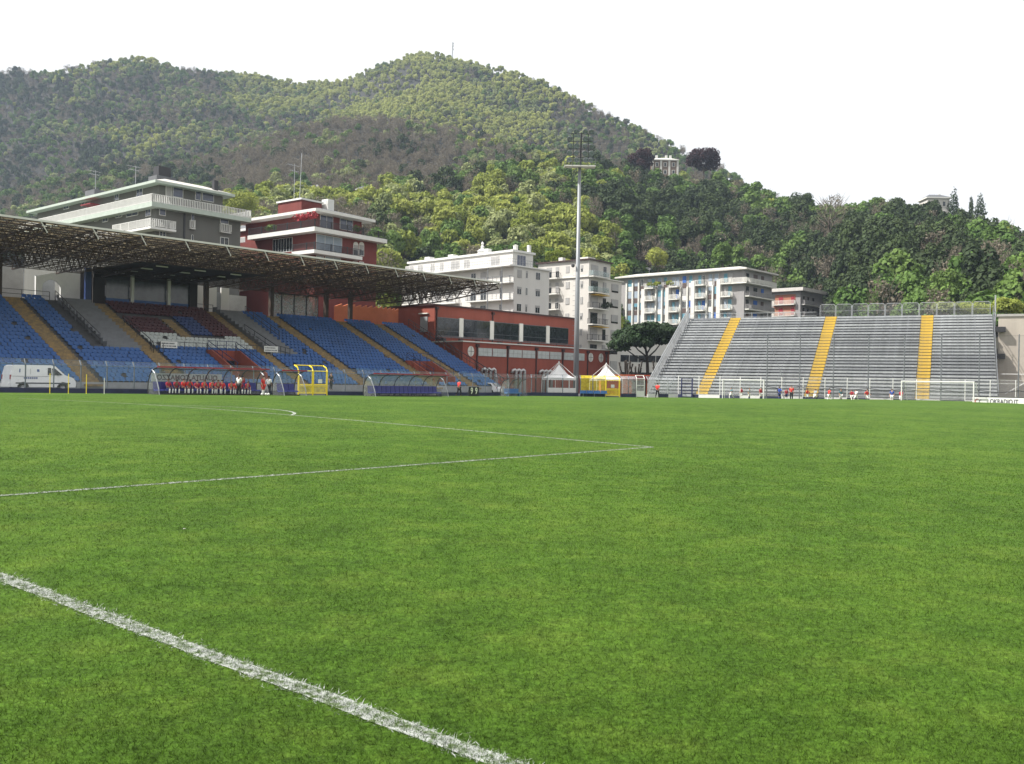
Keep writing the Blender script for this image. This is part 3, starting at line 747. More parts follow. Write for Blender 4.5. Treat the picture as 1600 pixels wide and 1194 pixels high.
def depth_at(y): return .55 + 1.0 * math.sin(math.pi * min(1, (y - YF) / 15.0) * .5)
lat = MB()
for j in range(17):
    y = YF + .15 + (YR - YF - .3) * j / 16; zt_, zb_ = deck_z(y) - .09, deck_z(y) - depth_at(y)
    lat.bar((RU0, y, zt_), (RU1, y, zt_), .045); lat.bar((RU0, y, zb_), (RU1, y, zb_), .05)
    st = 1.09; nseg = int((RU1 - RU0) / st)
    for k in range(nseg):
        x0 = RU0 + k * st; yy = y + (YR - YF) / 32
        lat.bar((x0, y, zb_), (x0 + st / 2, y, zt_), .028); lat.bar((x0 + st / 2, y, zt_), (x0 + st, y, zb_), .028)
        if j < 16:
            y2 = YF + .15 + (YR - YF - .3) * (j + 1) / 16; lat.bar((x0 + st / 2, y, zt_), (x0 + st / 2, y2, deck_z(y2) - .09), .03); 
            if k % 2: lat.bar((x0, y, zb_), (x0 + st, y2, deck_z(y2) - depth_at(y2)), .026)
            else: lat.bar((x0 + st, y, zb_), (x0, y2, deck_z(y2) - depth_at(y2)), .026)
tag(lat.build('space_frame', M['steel_brown'], roof), kind='stuff')
gu = [14.6 + 4.364 * k for k in range(18)]
for x in gu:
    if x > RU1: continue
    gb_ = MB(); gb_.bar((x, YF, deck_z(YF) - .2), (x, YR, deck_z(YR) - .2), .09); P = []
    for k in range(11):
        y = YF + (YR - YF) * k / 10; P.append((x, y, deck_z(y) - depth_at(y) - .25))
    for p, q in zip(P[:-1], P[1:]): gb_.bar(p, q, .10)
    for k in range(10):
        m_ = (P[k][1] + P[k + 1][1]) / 2; gb_.bar(P[k], (x, m_, deck_z(m_) - .2), .05); gb_.bar((x, m_, deck_z(m_) - .2), P[k + 1], .05)
    gg = gb_.build('girder', M['steel_brown'], roof)
    MB().bar((x - .35, YF - .05, deck_z(YF) - .05), (x + .25, YF + .1, deck_z(YF) - .95), .055, cap=True).build('girder_end', M['off_white'], gg)
cl = MB(); cl.box(43.4, 57.2, 7.5, 20.0, 12.72, 12.78); cl.build('ceiling', M['ceiling_dark'], roof)
for (x, y) in [(x, y) for y in (9.0, 12.2, 15.4, 18.4) for x in (46.2, 50.4, 54.6)]:
    MB().box(x - .62, x + .62, y - .07, y + .07, 12.60, 12.715).build('light_fitting', M['off_white'], roof)
sd2 = MB()                                       # end lattice at the right tip
for k in range(10): sd2.bar((RU1, YF + k * 1.9, deck_z(YF + k * 1.9) - .1), (RU1, YF + k * 1.9 + 1.9, deck_z(YF + k * 1.9 + 1.9) - depth_at(YF + k * 1.9 + 1.9)), .05)
sd2.build('end_lattice', M['steel_brown'], roof)

# ================================================================== far grandstand (steel benches behind the goal)
FS = root('bench_stand', 'open steel grandstand with grey bench rows and yellow stair aisles', 'grandstand', EN(0, 118), NANG)
E0, E1, FN, FD_, FR, FZ0 = -35.8, 4.8, 27, .75, .415, .45
AIS = [(-29.6, -28.0), (-16.2, -14.6), (-3.8, -2.2)]
fz = lambda i: FZ0 + i * FR
secs = []; x = E0
for a, b in AIS + [(E1, E1)]: secs.append((x, a)); x = b
bm_cache = {}
for i in range(FN):
    for k, (a, b) in enumerate(secs):
        key = k
        if key not in bm_cache:
            q = MB(); L = b - a
            q.box(0, L, -.02, .30, .30, .355)                    # seat plank
            q.box(0, L, -.05, -.021, .13, .36)                 # its front lip
            q.mi = 1; q.box(0, L, .31, .73, .02, .05)                      # foot plank behind
            for xx in np.arange(.4, L, 1.9): q.box(xx, xx + .06, .05, .26, -.1, .33)
            bm_cache[key] = [q.mesh('bench', [M['zinc'], M['zinc_dark']])]
            for vv, cc in enumerate(((.29, .30, .32), (.44, .455, .47))):
                m_ = mat('zinc_%d_%d' % (k, vv), cc, .42, .5, .22, 1.6); c_ = bm_cache[key][0].copy(); c_.materials[0] = m_; bm_cache[key].append(c_)
        link('bench', random.choice(bm_cache[key]), FS, (a, i * FD_, fz(i)), (random.gauss(0, .012), 0, 0))
for a, b in AIS:
    st_ = MB().prism([(-.2, -.4), (FN * FD_, fz(FN - 1) - .45), (FN * FD_, fz(FN - 1) - .75), (-.2, -.45)], 'x', a + .1, b - .1).build('stair_flight', M['zinc_dark'], FS)
    trd = MB().box(0, b - a - .1, -.05, .50, .03, .35).mesh('tread', M['yellow_tread'])
    for i in range(FN):
        link('tread', trd, st_, (a + .05 + random.gauss(0, .01), i * FD_, fz(i)))
fr = MB()                                        # frames under the benches
for x in np.arange(E0, E1 + .1, 2.03):
    fr.bar((x, -.3, .2), (x, FN * FD_, fz(FN) - .25), .07); fr.bar((x, FN * FD_, 0), (x, FN * FD_, fz(FN)), .06)
    for k in range(3, FN, 5): fr.bar((x, k * FD_, 0), (x, k * FD_, fz(k)), .05)
    for k in range(3, FN - 5, 5): fr.bar((x, k * FD_, 0), (x, (k + 5) * FD_, fz(k) * .9), .03)
fr.build('support_frame', M['zinc_dark'], FS)
MB().quad((E0 + .1, FN * FD_ + .4, 0), (E1 - .1, FN * FD_ + .4, 0), (E1 - .1, FN * FD_ + .4, fz(FN) - .2), (E0 + .1, FN * FD_ + .4, fz(FN) - .2)).build('rear_sheet', M['zinc_dark'], FS)
sr = MB()                                        # left side rail of upright bars
for k in np.arange(0, FN * FD_, .27):
    z = FZ0 + k / FD_ * FR; sr.bar((E0 - .1, k, z - .3), (E0 - .1, k, z + 1.75), .035)
for h in (.1, 1.2, 1.75): sr.bar((E0 - .1, 0, FZ0 + h), (E0 - .1, FN * FD_, fz(FN) + h), .05)
sr.build('side_railing', M['zinc'], FS)
sr = MB()
for k in np.arange(0, FN * FD_, 1.5):
    z = FZ0 + k / FD_ * FR; sr.bar((E1 + .1, k, z - .2), (E1 + .1, k, z + 1.2), .03)
for h in (.6, 1.2): sr.bar((E1 + .1, 0, FZ0 + h), (E1 + .1, FN * FD_, fz(FN) + h), .035)
sr.build('side_railing', M['zinc_dark'], FS)
# crush barriers: thin leaning hoops along the benches
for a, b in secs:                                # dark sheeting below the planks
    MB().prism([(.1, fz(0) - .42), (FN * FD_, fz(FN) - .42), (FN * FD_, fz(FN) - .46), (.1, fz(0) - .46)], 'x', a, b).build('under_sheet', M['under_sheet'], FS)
cb = MB()
for x in np.arange(E0 + 2.4, E1, 2.7): cb.bar((x, .2, fz(0) + .42), (x, FN * FD_ - .2, fz(FN - 1) + .45), .022)
cb.build('row_divider', M['zinc_dark'], FS)
# rear fence on the top row: low rail on the left, tall framed mesh on the right
tr = MB(); zt2 = fz(FN - 1); yb = FN * FD_ + .1
tr.bar((E0, yb, zt2 + 1.1), (-17.5, yb, zt2 + 1.1), .04); tr.bar((E0, yb, zt2 + .6), (-17.5, yb, zt2 + .6), .03)
for x in np.arange(E0, -17.4, 2.3): tr.bar((x, yb, zt2), (x, yb, zt2 + 1.15), .035)
tr.build('top_rail', M['zinc'], FS)
for k in range(10):
    a = -17.0 + k * 2.17; b = a + 2.05; z0 = zt2 + .15; z1 = zt2 + 2.15
    q = MB().ring_tube([(a, yb, z0), (a, yb, z1 - .2), (a + .2, yb, z1), (b - .2, yb, z1), (b, yb, z1 - .2), (b, yb, z0)], .04, 5).ring_tube([(a, yb, z0 + 1.05), (b, yb, z0 + 1.05)], .025, 4).build('fence_frame', M['zinc'], FS)
    MB().quad((a, yb, z0), (b, yb, z0), (b, yb, z1), (a, yb, z1)).build('mesh_panel', M['wire_mesh'], q)
MB().ring_tube([(E1 + .35, yb - 1, 0), (E1 + .35, yb - 1, zt2 + 2.9)], .09, 6).build('corner_mast', M['zinc'], FS)
# ================================================================== around the pitch
def upx(px, v):                                  # u at which a pixel column meets the line v = const
    a = ray(px, 600)[0]; Z = v / (CU - SU * a); return CU * a * Z + SU * Z
def enx(px, n):                                  # e on the line n = const
    a = ray(px, 600)[0]; Z = n / (CN - SN * a); return CN * a * Z + SN * Z
def zuv(u, v): return float(zg(min(u, 100), min(v, 71.5)))

def bent_post(b, x, y, z0, h, lean, r, dx=0.0):
    b.ring_tube([(x, y, z0), (x, y, z0 + h), (x + dx, y + lean, z0 + h + .40)], r, 5)
def fence_run(name, label, pts, spacing, postmat, panelmats, h=1.75, plinth=.42, kerb='kerb_blue', lean=.28, kerb_alt=None):
    """posts with bent tops on a low kerb, clear sheets between them"""
    f = root(name, label, 'fence', (0, 0, 0)); k = 0
    for (p, q) in zip(pts[:-1], pts[1:]):
        p, q = Vector(p), Vector(q); L = (q - p).length; n = max(1, round(L / spacing)); d = (q - p) / n; side = Vector((-d.y, d.x, 0)).normalized()
        for i in range(n):
            a, b = p + d * i, p + d * (i + 1)
            m = MB(); w = side * .11
            m.quad(a - w, b - w, b + w, a + w); n0 = len(m.v); m.v += [tuple(x + Vector((0, 0, plinth))) for x in (a - w, b - w, b + w, a + w)]
            for qd in ((0, 1, 5, 4), (1, 2, 6, 5), (2, 3, 7, 6), (3, 0, 4, 7), (4, 5, 6, 7)): m.f.append(qd); m.m.append(0)
            m.build('kerb', M[(kerb_alt if kerb_alt and k % 2 else kerb)], f)
            if side.length:
                t = MB(); base = a + Vector((0, 0, plinth)); tip = side * lean
                t.ring_tube([base, base + Vector((0, 0, h)), base + tip + Vector((0, 0, h + .40))], .052, 5); po = t.build('post', M[postmat], f)
            r_ = MB(); e = a + Vector((0, 0, plinth)); g_ = b + Vector((0, 0, plinth))
            r_.bar(e + Vector((0, 0, h)), g_ + Vector((0, 0, h)), .028); r_.bar(e + tip + Vector((0, 0, h + .4)), g_ + tip + Vector((0, 0, h + .4)), .022); r_.bar(e + Vector((0, 0, .05)), g_ + Vector((0, 0, .05)), .02)
            r_.build('rail', M[postmat], f)
            pm_ = panelmats[k % len(panelmats)]
            if pm_:
                e2, g2 = e + d.normalized() * .05, g_ - d.normalized() * .05
                s_ = MB().quad(e2 + Vector((0, 0, .06)), g2 + Vector((0, 0, .06)), g2 + Vector((0, 0, h - .03)), e2 + Vector((0, 0, h - .03)))
                s_.quad(e2 + Vector((0, 0, h + .02)), g2 + Vector((0, 0, h + .02)), g2 + tip * .95 + Vector((0, 0, h + .38)), e2 + tip * .95 + Vector((0, 0, h + .38)))
                s_.build('sheet', M[pm_], f)
            k += 1
    return f
FV = 72.0
def fp(u, v=FV): return UV(u, v, zuv(u, v) - .05)
D('fence_grey', (.13, .15, .17), .5, metal=.3)
fence_run('perimeter_fence', 'clear sheet fence with bent posts along the roofed stand left of yellow gate', [fp(u) for u in (16.9, 33, 50.5)], 2.1, 'fence_grey', ['plexi'])
fence_run('perimeter_fence', 'clear sheet fence with bent posts between yellow gate and the first white tent', [fp(u) for u in (54.0, 70, 84)], 2.14, 'fence_grey', ['plexi'])
CP0, CP1, CP2 = UV(84, 72, 0), UV(94.6, 63.8, 0), UV(101.9, 62.9, 0)
c_ = lambda t: CP0.lerp(CP1, t)
fence_run('perimeter_fence', 'clear fence sheets in front of the first white tent', [c_(0), c_(.43)], 2.0, 'fence_grey', ['plexi'])
fence_run('perimeter_fence', 'yellow mesh fence panels beside the yellow corner gate', [c_(.45), c_(.68)], 1.55, 'fence_grey', ['wire_yellow'])
fence_run('perimeter_fence', 'pale mesh fence panels between yellow gate and white gate', [c_(.83), c_(.97)], 1.2, 'fence_grey', ['wire_mesh_light'])
fence_run('perimeter_fence', 'light mesh corner fence left of the steel stand', [CP1 + Vector((1.1, .3, 0)), CP2], 2.4, 'zinc', ['wire_mesh_light'], kerb='white_paint', kerb_alt='kerb_blue')
ef0 = enx(1060, 116)
fence_run('perimeter_fence', 'white posted clear fence in front of the steel bench stand', [EN(ef0, 116), EN(ef0 + 5.3, 116), EN(24, 116)], 2.45, 'white_paint', ['plexi', 'plexi', 'net'], h=1.95, kerb='kerb_blue', kerb_alt='white_paint', lean=.05)
# ---- yellow gates
def yellow_gate(p, rz, w, bays, label, h=2.25):
    g = root('gate', label, 'gate', p, rz, None)
    for k in range(bays + 1):
        x = w * k / bays; m = MB(); m.ring_tube([(x, 0, 0), (x, 0, h), (x, .18, h + .33), (x, .65, h + .52)], .065, 6); m.build('post', M['yellow_paint'], g)
    for k in range(bays):
        a, b = w * k / bays + .09, w * (k + 1) / bays - .09; q = MB()
        for z in (.18, .85, .98, h): q.bar((a, 0, z), (b, 0, z), .045, 5)
        q.bar((a, .65, h + .52), (b, .65, h + .52), .045, 5)
        for x in (a, b): q.bar((x, 0, .1), (x, 0, h), .035, 5)
        lf = q.build('gate_leaf', M['yellow_paint'], g)
        MB().quad((a, .01, .2), (b, .01, .2), (b, .01, .85), (a, .01, .85)).build('lower_mesh', M['wire_yellow'], lf)
        MB().quad((a, .01, 1.0), (b, .01, 1.0), (b, .01, h), (a, .01, h)).build('upper_sheet', M['plexi'], lf)
        if k == bays - 1: MB().box((a + b) / 2 - .22, (a + b) / 2 + .22, -.03, -.01, 1.12, 1.5).build('notice', M['white_paint'], lf)
    return g
yellow_gate(UV(50.65, 71.7, zuv(52, 71)), ANG, 3.25, 2, 'yellow steel two-leaf gate with bent top between the dugouts')
cd = CP1 - CP0; ca = math.atan2(cd.y, cd.x)
yellow_gate(c_(.685) + Vector((0, 0, .0)), ca, 1.75, 1, 'narrow yellow steel gate at the fence corner by the second tent', 2.0)
def white_gate(p, rz, w, label, h=2.3):
    g = root('gate', label, 'gate', p, rz); q = MB()
    for x in (0, w): q.ring_tube([(x, 0, 0), (x, 0, h), (x, .45, h + .35)], .06, 6)
    for z in (.1, .75, 1.45, h): q.bar((0, 0, z), (w, 0, z), .045, 5)
    q.bar((0, .45, h + .35), (w, .45, h + .35), .05, 5); q.build('gate_frame', M['white_paint'], g)
    for z0, z1 in ((.75, 1.45), (1.45, h)): MB().quad((.06, .02, z0), (w - .06, .02, z0), (w - .06, .02, z1), (.06, .02, z1)).build('mesh_panel', M['wire_mesh_light'], g)
    MB().box(.06, w - .06, -.02, .02, .12, .72).build('lower_panel', M['white_paint'], g)
white_gate(c_(.975), ca, 1.0, 'white framed mesh gate at the left end of the steel stand')
bgx = enx(1065, 115.7)
g = root('gate', 'dark blue barred gate in the fence before the steel stand', 'gate', EN(bgx, 115.75), NANG); q = MB()
for x in (0, 1.35): q.box(x - .07, x + .07, -.07, .07, 0, 2.45)
for z in (.12, .5, .95, 1.4, 1.85, 2.38): q.box(.075, 1.275, -.035, .035, z - .03, z + .03)
q.build('gate_frame', M['navy'], g); MB().box(.1, 1.25, -.02, .02, .16, .46).build('lower_panel', M['zinc'], g)

# ---- dugouts
def dugout(u0, u1, label, canopy, nseat, banner=None):
    L = u1 - u0; v0 = 69.0; z0 = zuv((u0 + u1) / 2, v0) - .02
    d = root('dugout', label, 'dugout', UV(u0, v0, z0), ANG, None)
    prof = [(1.05, .02), (1.12, .55), (1.08, 1.05), (.90, 1.5), (.55, 1.87), (.05, 2.1), (-.55, 2.22)]
    s = MB()
    for (y0, a), (y1, b) in zip(prof[:-1], prof[1:]): s.quad((.05, y0, a), (L - .05, y0, a), (L - .05, y1, b), (.05, y1, b))
    s.build('canopy', M[canopy], d, smooth=True)
    nr = max(2, round(L / 1.75) + 1)
    for k in range(nr):
        x = L * k / (nr - 1); MB().ring_tube([(x, y, z) for y, z in prof], .05, 5).build('rib', M['steel_dark'], d)
    for x in (.0, L):                            # end hoops and clear end sheets
        e = MB().ring_tube([(x, -.75, 0), (x, -.62, .5), (x, -.30, 1.15), (x, .05, 1.72), (x, .45, 1.98)], .045, 5).build('end_hoop', M['pole_grey'], d)
        sh = MB(); sh.quad(*[(x, y, z) for y, z in prof[:-1]] + [(x, -.30, 1.15), (x, -.62, .5), (x, -.75, 0.02)]); sh.build('end_sheet', M['plexi'], e)
    MB().box(-.1, L + .15, -.62, -.5, 2.16, 2.27).build('front_trim', M['red_trim'], d)
    MB().box(-.05, L + .05, -.02, .03, 2.03, 2.09).build('purlin', M['steel_dark'], d)
    pl = MB().box(.1, L - .1, .1, .95, 0, .1).build('bench_base', M['rubber'], d)
    sw = (L - .5) / nseat
    sb = MB().prism([(.02, .34), (.12, .46), (.58, .40), (.68, .46), (.80, 1.05), (.88, 1.05), (.74, .36), (.60, .30)], 'x', .02, sw - .03).mesh('seat', M['dugout_blue'])
    for k in range(nseat): link('seat', sb, d, (.25 + k * sw, 0, 0))
    if banner:
        b_ = MB().box(.9, L - 2.6, 2.35, 2.37, 1.05, 1.72).build('banner', M['banner'], d)
        o = text_mesh(banner, .58, M['letter_dark'], 'lettering', b_, (.9 + (L - 3.5) / 2, 2.33, 1.38), (math.pi / 2, 0, 0), .012, sx=-.98)
    return d
dugout(35.4, 45.2, 'long dugout full of seated players in red left of yellow gate', 'plexi_smoky', 16, 'QUALITA COMAZZO')
dugout(46.8, 49.1, 'small two seat dugout left of the yellow gate', 'plexi_smoky', 3)
dugout(57.0, 66.6, 'long empty dugout with navy seats and cream canopy', 'plexi_cream', 16)
# small curved shelter near the tents
sx = upx(792, 70.3); sh = root('shelter', 'small curved clear shelter with pale blue seat in front of the tents', 'shelter', UV(sx - .6, 69.6, 0), ANG); q = MB()
pr = [(1.1, .0), (1.12, .7), (1.0, 1.3), (.6, 1.75), (-.1, 1.95)]
for (y0, a), (y1, b) in zip(pr[:-1], pr[1:]): q.quad((0, y0, a), (3.0, y0, a), (3.0, y1, b), (0, y1, b))
q.build('canopy', M['plexi_smoky'], sh, smooth=True)
for x in (0, 1.5, 3.0): MB().ring_tube([(x, y, z) for y, z in pr], .045, 5).build('rib', M['steel_dark'], sh)
for x in (0, 3.0): MB().quad(*[(x, y, z) for y, z in pr] + [(x, -.3, .02)]).build('end_sheet', M['plexi'], sh)
MB().box(.3, 2.7, .3, .8, .3, .42).box(.3, 2.7, .78, .88, .42, .85).box(.5, .6, .4, .7, 0, .3).box(2.4, 2.5, .4, .7, 0, .3).build('bench', M['seat_faded'], sh)
# pale blue bench before the yellow mesh
bp_ = c_(.40) - UV(0, .9); b = root('bench', 'long pale blue bench before the yellow mesh fence', 'bench', bp_, ca)
for k in range(4): MB().box(k * .85, k * .85 + .8, 0, .42, .38, .44).box(k * .85, k * .85 + .8, .40, .46, .44, .75).build('seat', M['seat_faded'], b)
for x in (.3, 1.7, 3.0): MB().box(x, x + .06, .05, .4, 0, .38).build('leg', M['zinc_dark'], b)
# board with two round figures
sb_ = root('board', 'black board with two pale figures 9 beside walking person in red', 'board', UV(upx(733, 70.2), 70.2, 0), ANG)
MB().box(0, 1.55, 0, .06, 0, 1.02).build('panel', M['black_board'], sb_); text_mesh('9', .95, M['digit'], 'digit', sb_, (.42, -.012, .55), (math.pi / 2, 0, 0), .012, sx=.8); text_mesh('9', .95, M['digit'], 'digit', sb_, (1.12, -.012, .55), (math.pi / 2, 0, 0), .012, sx=.8)
for x in (.15, 1.4): MB().bar((x, .08, .9), (x, .5, 0), .025, cap=True).build('strut', M['steel_dark'], sb_)
# advertising board by the goal
ab = root('advertising_board', 'white advertising board reading OKRADIO.IT beside the far goal', 'board', UV(105.3, 29.0, 0), ANG - math.pi / 2)
MB().box(0, 9.5, 0, .07, .0, .88).build('panel', M['white_paint'], ab); MB().box(0, 9.5, -.004, .074, .88, .95).build('top_edge', M['steel_dark'], ab)
text_mesh('OKRADIO.IT', .66, M['letter_dark'], 'lettering', ab, (3.02, -.012, .44), (math.pi / 2, 0, 0), .016, sx=.72)
lg = MB(); [lg.bar((.50 + .24 * math.cos(t), -.01, .44 + .24 * math.sin(t)), (.50 + .24 * math.cos(t + .35), -.01, .44 + .24 * math.sin(t + .35)), .05) for t in np.arange(1.2, 4.9, .35)]; lg.build('emblem', M['logo_red'], ab)
lg = MB(); [lg.bar((.84 + .17 * math.cos(t), -.01, .44 + .17 * math.sin(t)), (.84 + .17 * math.cos(t + .35), -.01, .44 + .17 * math.sin(t + .35)), .035) for t in np.arange(1.4, 4.7, .35)]; lg.build('emblem', M['letter_dark'], ab)
for x in (.6, 4.5, 8.8): MB().bar((x, .1, .8), (x, .6, 0), .03, cap=True).build('strut', M['steel_dark'], ab)
# ---- goals
def goal(name, label, p, rz, w, h, deep, r=.06, netm='net'):
    g = root(name, label, 'goal', p, rz)
    for y in (-w / 2, w / 2): MB().ring_tube([(0, y, 0), (0, y, h)], r, 8).build('post', M['white_paint'], g)
    MB().ring_tube([(0, -w / 2 - r, h), (0, w / 2 + r, h)], r, 8).build('crossbar', M['white_paint'], g)
    b = MB()
    for y in (-w / 2, w / 2): b.ring_tube([(0, y, h), (deep * .45, y, h - .05), (deep, y, .02), (0, y, .02)], r * .45, 5)
    b.bar((deep, -w / 2, .02), (deep, w / 2, .02), r * .45); b.build('net_frame', M['white_paint'], g)
    m = MB(); m.quad((0, -w / 2, h), (0, w / 2, h), (deep * .45, w / 2, h - .05), (deep * .45, -w / 2, h - .05)); m.quad((deep * .45, -w / 2, h - .05), (deep * .45, w / 2, h - .05), (deep, w / 2, 0.02), (deep, -w / 2, 0.02))
    for y in (-w / 2, w / 2): m.quad((0, y, h), (deep * .45, y, h - .05), (deep, y, .02), (0, y, .02))
    m.build('net', M[netm], g); return g
goal('goal', 'full size white football goal in front of the steel stand', UV(104, 32.2, 0), ANG, 7.32, 2.44, 1.9, .062)
eg = enx(1162, 114.0)
goal('training_goal', 'portable white goal standing against the fence behind small players', EN(eg, 113.6), NANG + math.pi / 2, 4.9, 2.35, 1.2, .06)
# ---- tall net fence behind the goal
tn = root('ball_net', 'tall dark ball net on thin poles before the steel stand', 'net', EN(-20.1, 114.6), NANG)
for k in range(9):
    x = k * 3.82; MB().ring_tube([(x, 0, 0), (x, 0, 7.75)], .065, 6).build('pole', M['zinc_dark'], tn)
    if k < 8: MB().quad((x + .05, 0, .2), (x + 3.77, 0, .2), (x + 3.77, 0, 7.6), (x + .05, 0, 7.6)).build('net', M['net_dark'], tn)
cb_ = MB(); cb_.bar((0, 0, 7.6), (30.56, 0, 7.6), .014); pv_ = None
for k in range(8):
    for j in range(6):
        a, b = (k * 3.82 + 3.82 * j / 6), (k * 3.82 + 3.82 * (j + 1) / 6); s = lambda t: 1.62 - .22 * math.sin(math.pi * t)
        cb_.bar((a, -.08, s(j / 6)), (b, -.08, s((j + 1) / 6)), .045)
cb_.build('cable', M['steel_dark'], tn); MB().bar((0, 0, 7.5), (3.0, -.6, 0), .035, cap=True).build('stay', M['zinc_dark'], tn)
# ---- slalom stakes
for k, px in enumerate((78, 107, 135, 163)):
    u = upx(px, 69.8); st = MB().ring_tube([(0, 0, -.03), (0, 0, 1.45 if k < 3 else 1.2)], .03, 6)
    o = st.build('training_stake', M['yellow_paint'] if k != 3 else M['off_white'], None, loc=UV(u, 69.8, zuv(u, 69.8)))
    tag(o, ['slim yellow training stake in the grass under the van\'s cab door', 'slim yellow training stake in the grass at the van\'s front wheel', 'slim yellow training stake at the foot of the yellow stairway', 'pale shorter training stake nearest the long dugout'][k], 'stake', 'training stakes before the fence')
# ---- floodlight mast
FLX = ray(900, 585)[0] * 140
fl = root('floodlight_mast', 'tall grey floodlight mast with a rack of lamps and service platform', 'floodlight', (FLX, 140, 0), 0)
MB().ring_tube([(0, 0, -.2), (0, 0, 12), (0, 0, 34.2)], [.43, .36, .235], 12).build('pole', M['pole_grey'], fl, smooth=True)
pg = MB()
for z in np.arange(5, 33.5, .75): pg.bar((-.35, 0, z), (-.75 + .15 * (z / 34), 0, z), .03, cap=True)
pg.build('step_pegs', M['zinc_dark'], fl)
q = MB().box(-2.35, 2.35, -.9, .5, 34.1, 34.28); 
pf = q.build('platform', M['off_white'], fl); q = MB()
for z in (34.75, 35.25): q.bar((-2.35, -.9, z), (2.35, -.9, z), .03); q.bar((-2.35, -.9, z), (-2.35, .5, z), .03); q.bar((2.35, -.9, z), (2.35, .5, z), .03)
for x in (-2.35, -1.2, 0, 1.2, 2.35): q.bar((x, -.9, 34.2), (x, -.9, 35.3), .03)
q.build('platform_rail', M['zinc_dark'], pf)
q = MB(); q.ring_tube([(.1, .2, 34), (.2, .2, 39.4)], .13, 8)
for z in (35.6, 36.9, 38.0, 39.2): q.bar((-1.75, 0, z), (1.9, 0, z), .06)
for x in (-1.0, 1.25): q.bar((x, 0, 34.3), (x, 0, 39.2), .07)
q.build('lamp_rack', M['steel_dark'], fl)
lampm = MB(); lampm.lathe([(.0, -.2), (.26, -.17), (.40, .05), (.42, .18), (.37, .19)], 10); lm_ = lampm.mesh('lamp', M['zinc_dark'], True)
gl = MB(); gl.lathe([(.37, .185), (.0, .2)], 10); gl_ = gl.mesh('lens', M['glass_rail'])
for z in (35.2, 36.2, 37.3, 38.4, 39.5):
    for x in (-1.55, -.55, .75, 1.7):
        if z > 38 and z < 39 and x == -.55: continue
        o = link('lamp', lm_, fl, (x + random.uniform(-.08, .08), -.3, z), (math.radians(random.uniform(105, 125)), 0, random.gauss(0, .25))); link('lens', gl_, o)
q = MB().lathe([(0, .5), (.25, .45), (.28, .2), (.1, 0)], 8, (-.75, -.2)); q.v = [(x, y, z + 19.0) for x, y, z in q.v]; q.build('loudspeaker', M['steel_dark'], fl)
# ---- tents
def tent(px, depth, w, label, counter):
    t = root('tent', label, 'tent', (ray(px, 590)[0] * depth, depth, 0), ca); c = MB(); n = 10; rows = []
    for k in range(9):
        s = k / 8; half = w / 2 * (1 - s) + .05; z = 2.25 + (s ** 1.9) * 1.65 + .1 * s
        rows.append([(half * a, half * b_, z - .10 * (1 - abs(e)) * (1 - s)) for a, b_, e in [(-1, -1, 1), (0, -1, 0), (1, -1, 1), (1, 0, 0), (1, 1, 1), (0, 1, 0), (-1, 1, 1), (-1, 0, 0)]])
    for r0, r1 in zip(rows[:-1], rows[1:]):
        for j in range(8): c.quad(r0[j], r0[(j + 1) % 8], r1[(j + 1) % 8], r1[j])
    c.build('canopy', M['tent_white'], t)
    h = w / 2; va = MB()
    for (a, b_) in (((-h, -h), (h, -h)), ((h, -h), (h, h)), ((h, h), (-h, h)), ((-h, h), (-h, -h))):
        for j in range(10):
            p = Vector((*a, 0)).lerp(Vector((*b_, 0)), j / 10); q_ = Vector((*a, 0)).lerp(Vector((*b_, 0)), (j + 1) / 10); m_ = (p + q_) / 2
            va.quad((p.x, p.y, 2.26), (q_.x, q_.y, 2.26), (q_.x, q_.y, 2.02), (m_.x, m_.y, 1.94), (p.x, p.y, 2.02))
    va.build('valance', M['tent_white'], t)
    for sx_ in (-1, 1):
        for sy in (-1, 1):
            MB().ring_tube([(sx_ * h, sy * h, -.1), (sx_ * h, sy * h, 2.3)], .045, 6).build('leg', M['white_paint'], t)
            MB().bar((sx_ * h, sy * h, 2.35), (sx_ * .05, sy * .05, 4.25), .028).build('guy_line', M['white_paint'], t)
    MB().lathe([(.12, 3.85), (.06, 4.1), (.1, 4.3), (0, 4.5)], 8).build('finial', M['white_paint'], t)
    if counter:
        MB().box(-h + .05, h - .05, -h - .03, -h + .03, 0, .95).build('counter', M['white_paint'], t)
        for x in (-.9, .1, 1.0): MB().box(x, x + .05, -h - .01, -h + .03, .95, 2.0).build('mullion', M['white_paint'], t)
    return t
tent(873, 122, 3.7, 'white pagoda tent with counter left of the floodlight mast', True)
tent(947, 127, 3.6, 'white pagoda tent behind the yellow corner gate', False)
# ---- clubhouse: two red blocks beyond the roofed stand
CH = root('clubhouse', 'low red plastered two step building beyond the roofed stand', 'building', UV(0, 0, 0), ANG)
MB().box(91.6, 124.2, 97, 107, -.2, 12.4).build('upper_block', M['red_plaster'], CH)
MB().box(90.4, 124.6, 90, 96.995, -.2, 7.0).build('lower_block', M['red_plaster'], CH)
MB().box(91.3, 124.5, 96.7, 107.2, 12.4, 12.6).build('upper_coping', M['dark_pipe'], CH); MB().box(90.2, 124.8, 89.8, 96.69, 7.0, 7.16).build('lower_coping', M['off_white'], CH)
for a, b in ((681, 715), (721, 763), (769, 808.5), (815, 851), (856, 886)):
    x0, x1 = upx(a, 97), upx(b, 97)
    w = MB().box(x0, x1, 96.9, 96.99, 8.1, 10.75).build('window', M['zinc_dark'], CH)
    n = 3
    for k in range(n):
        p0 = x0 + .06 + (x1 - x0 - .06) * k / n; p1 = x0 + (x1 - x0 - .06) * (k + 1) / n
        MB().box(p0, p1, 96.86, 96.895, 8.85, 10.68).build('pane', M['glass_dark'], w); MB().box(p0, p1, 96.86, 96.895, 8.17, 8.80).build('pane', M['glass_dark'], w)
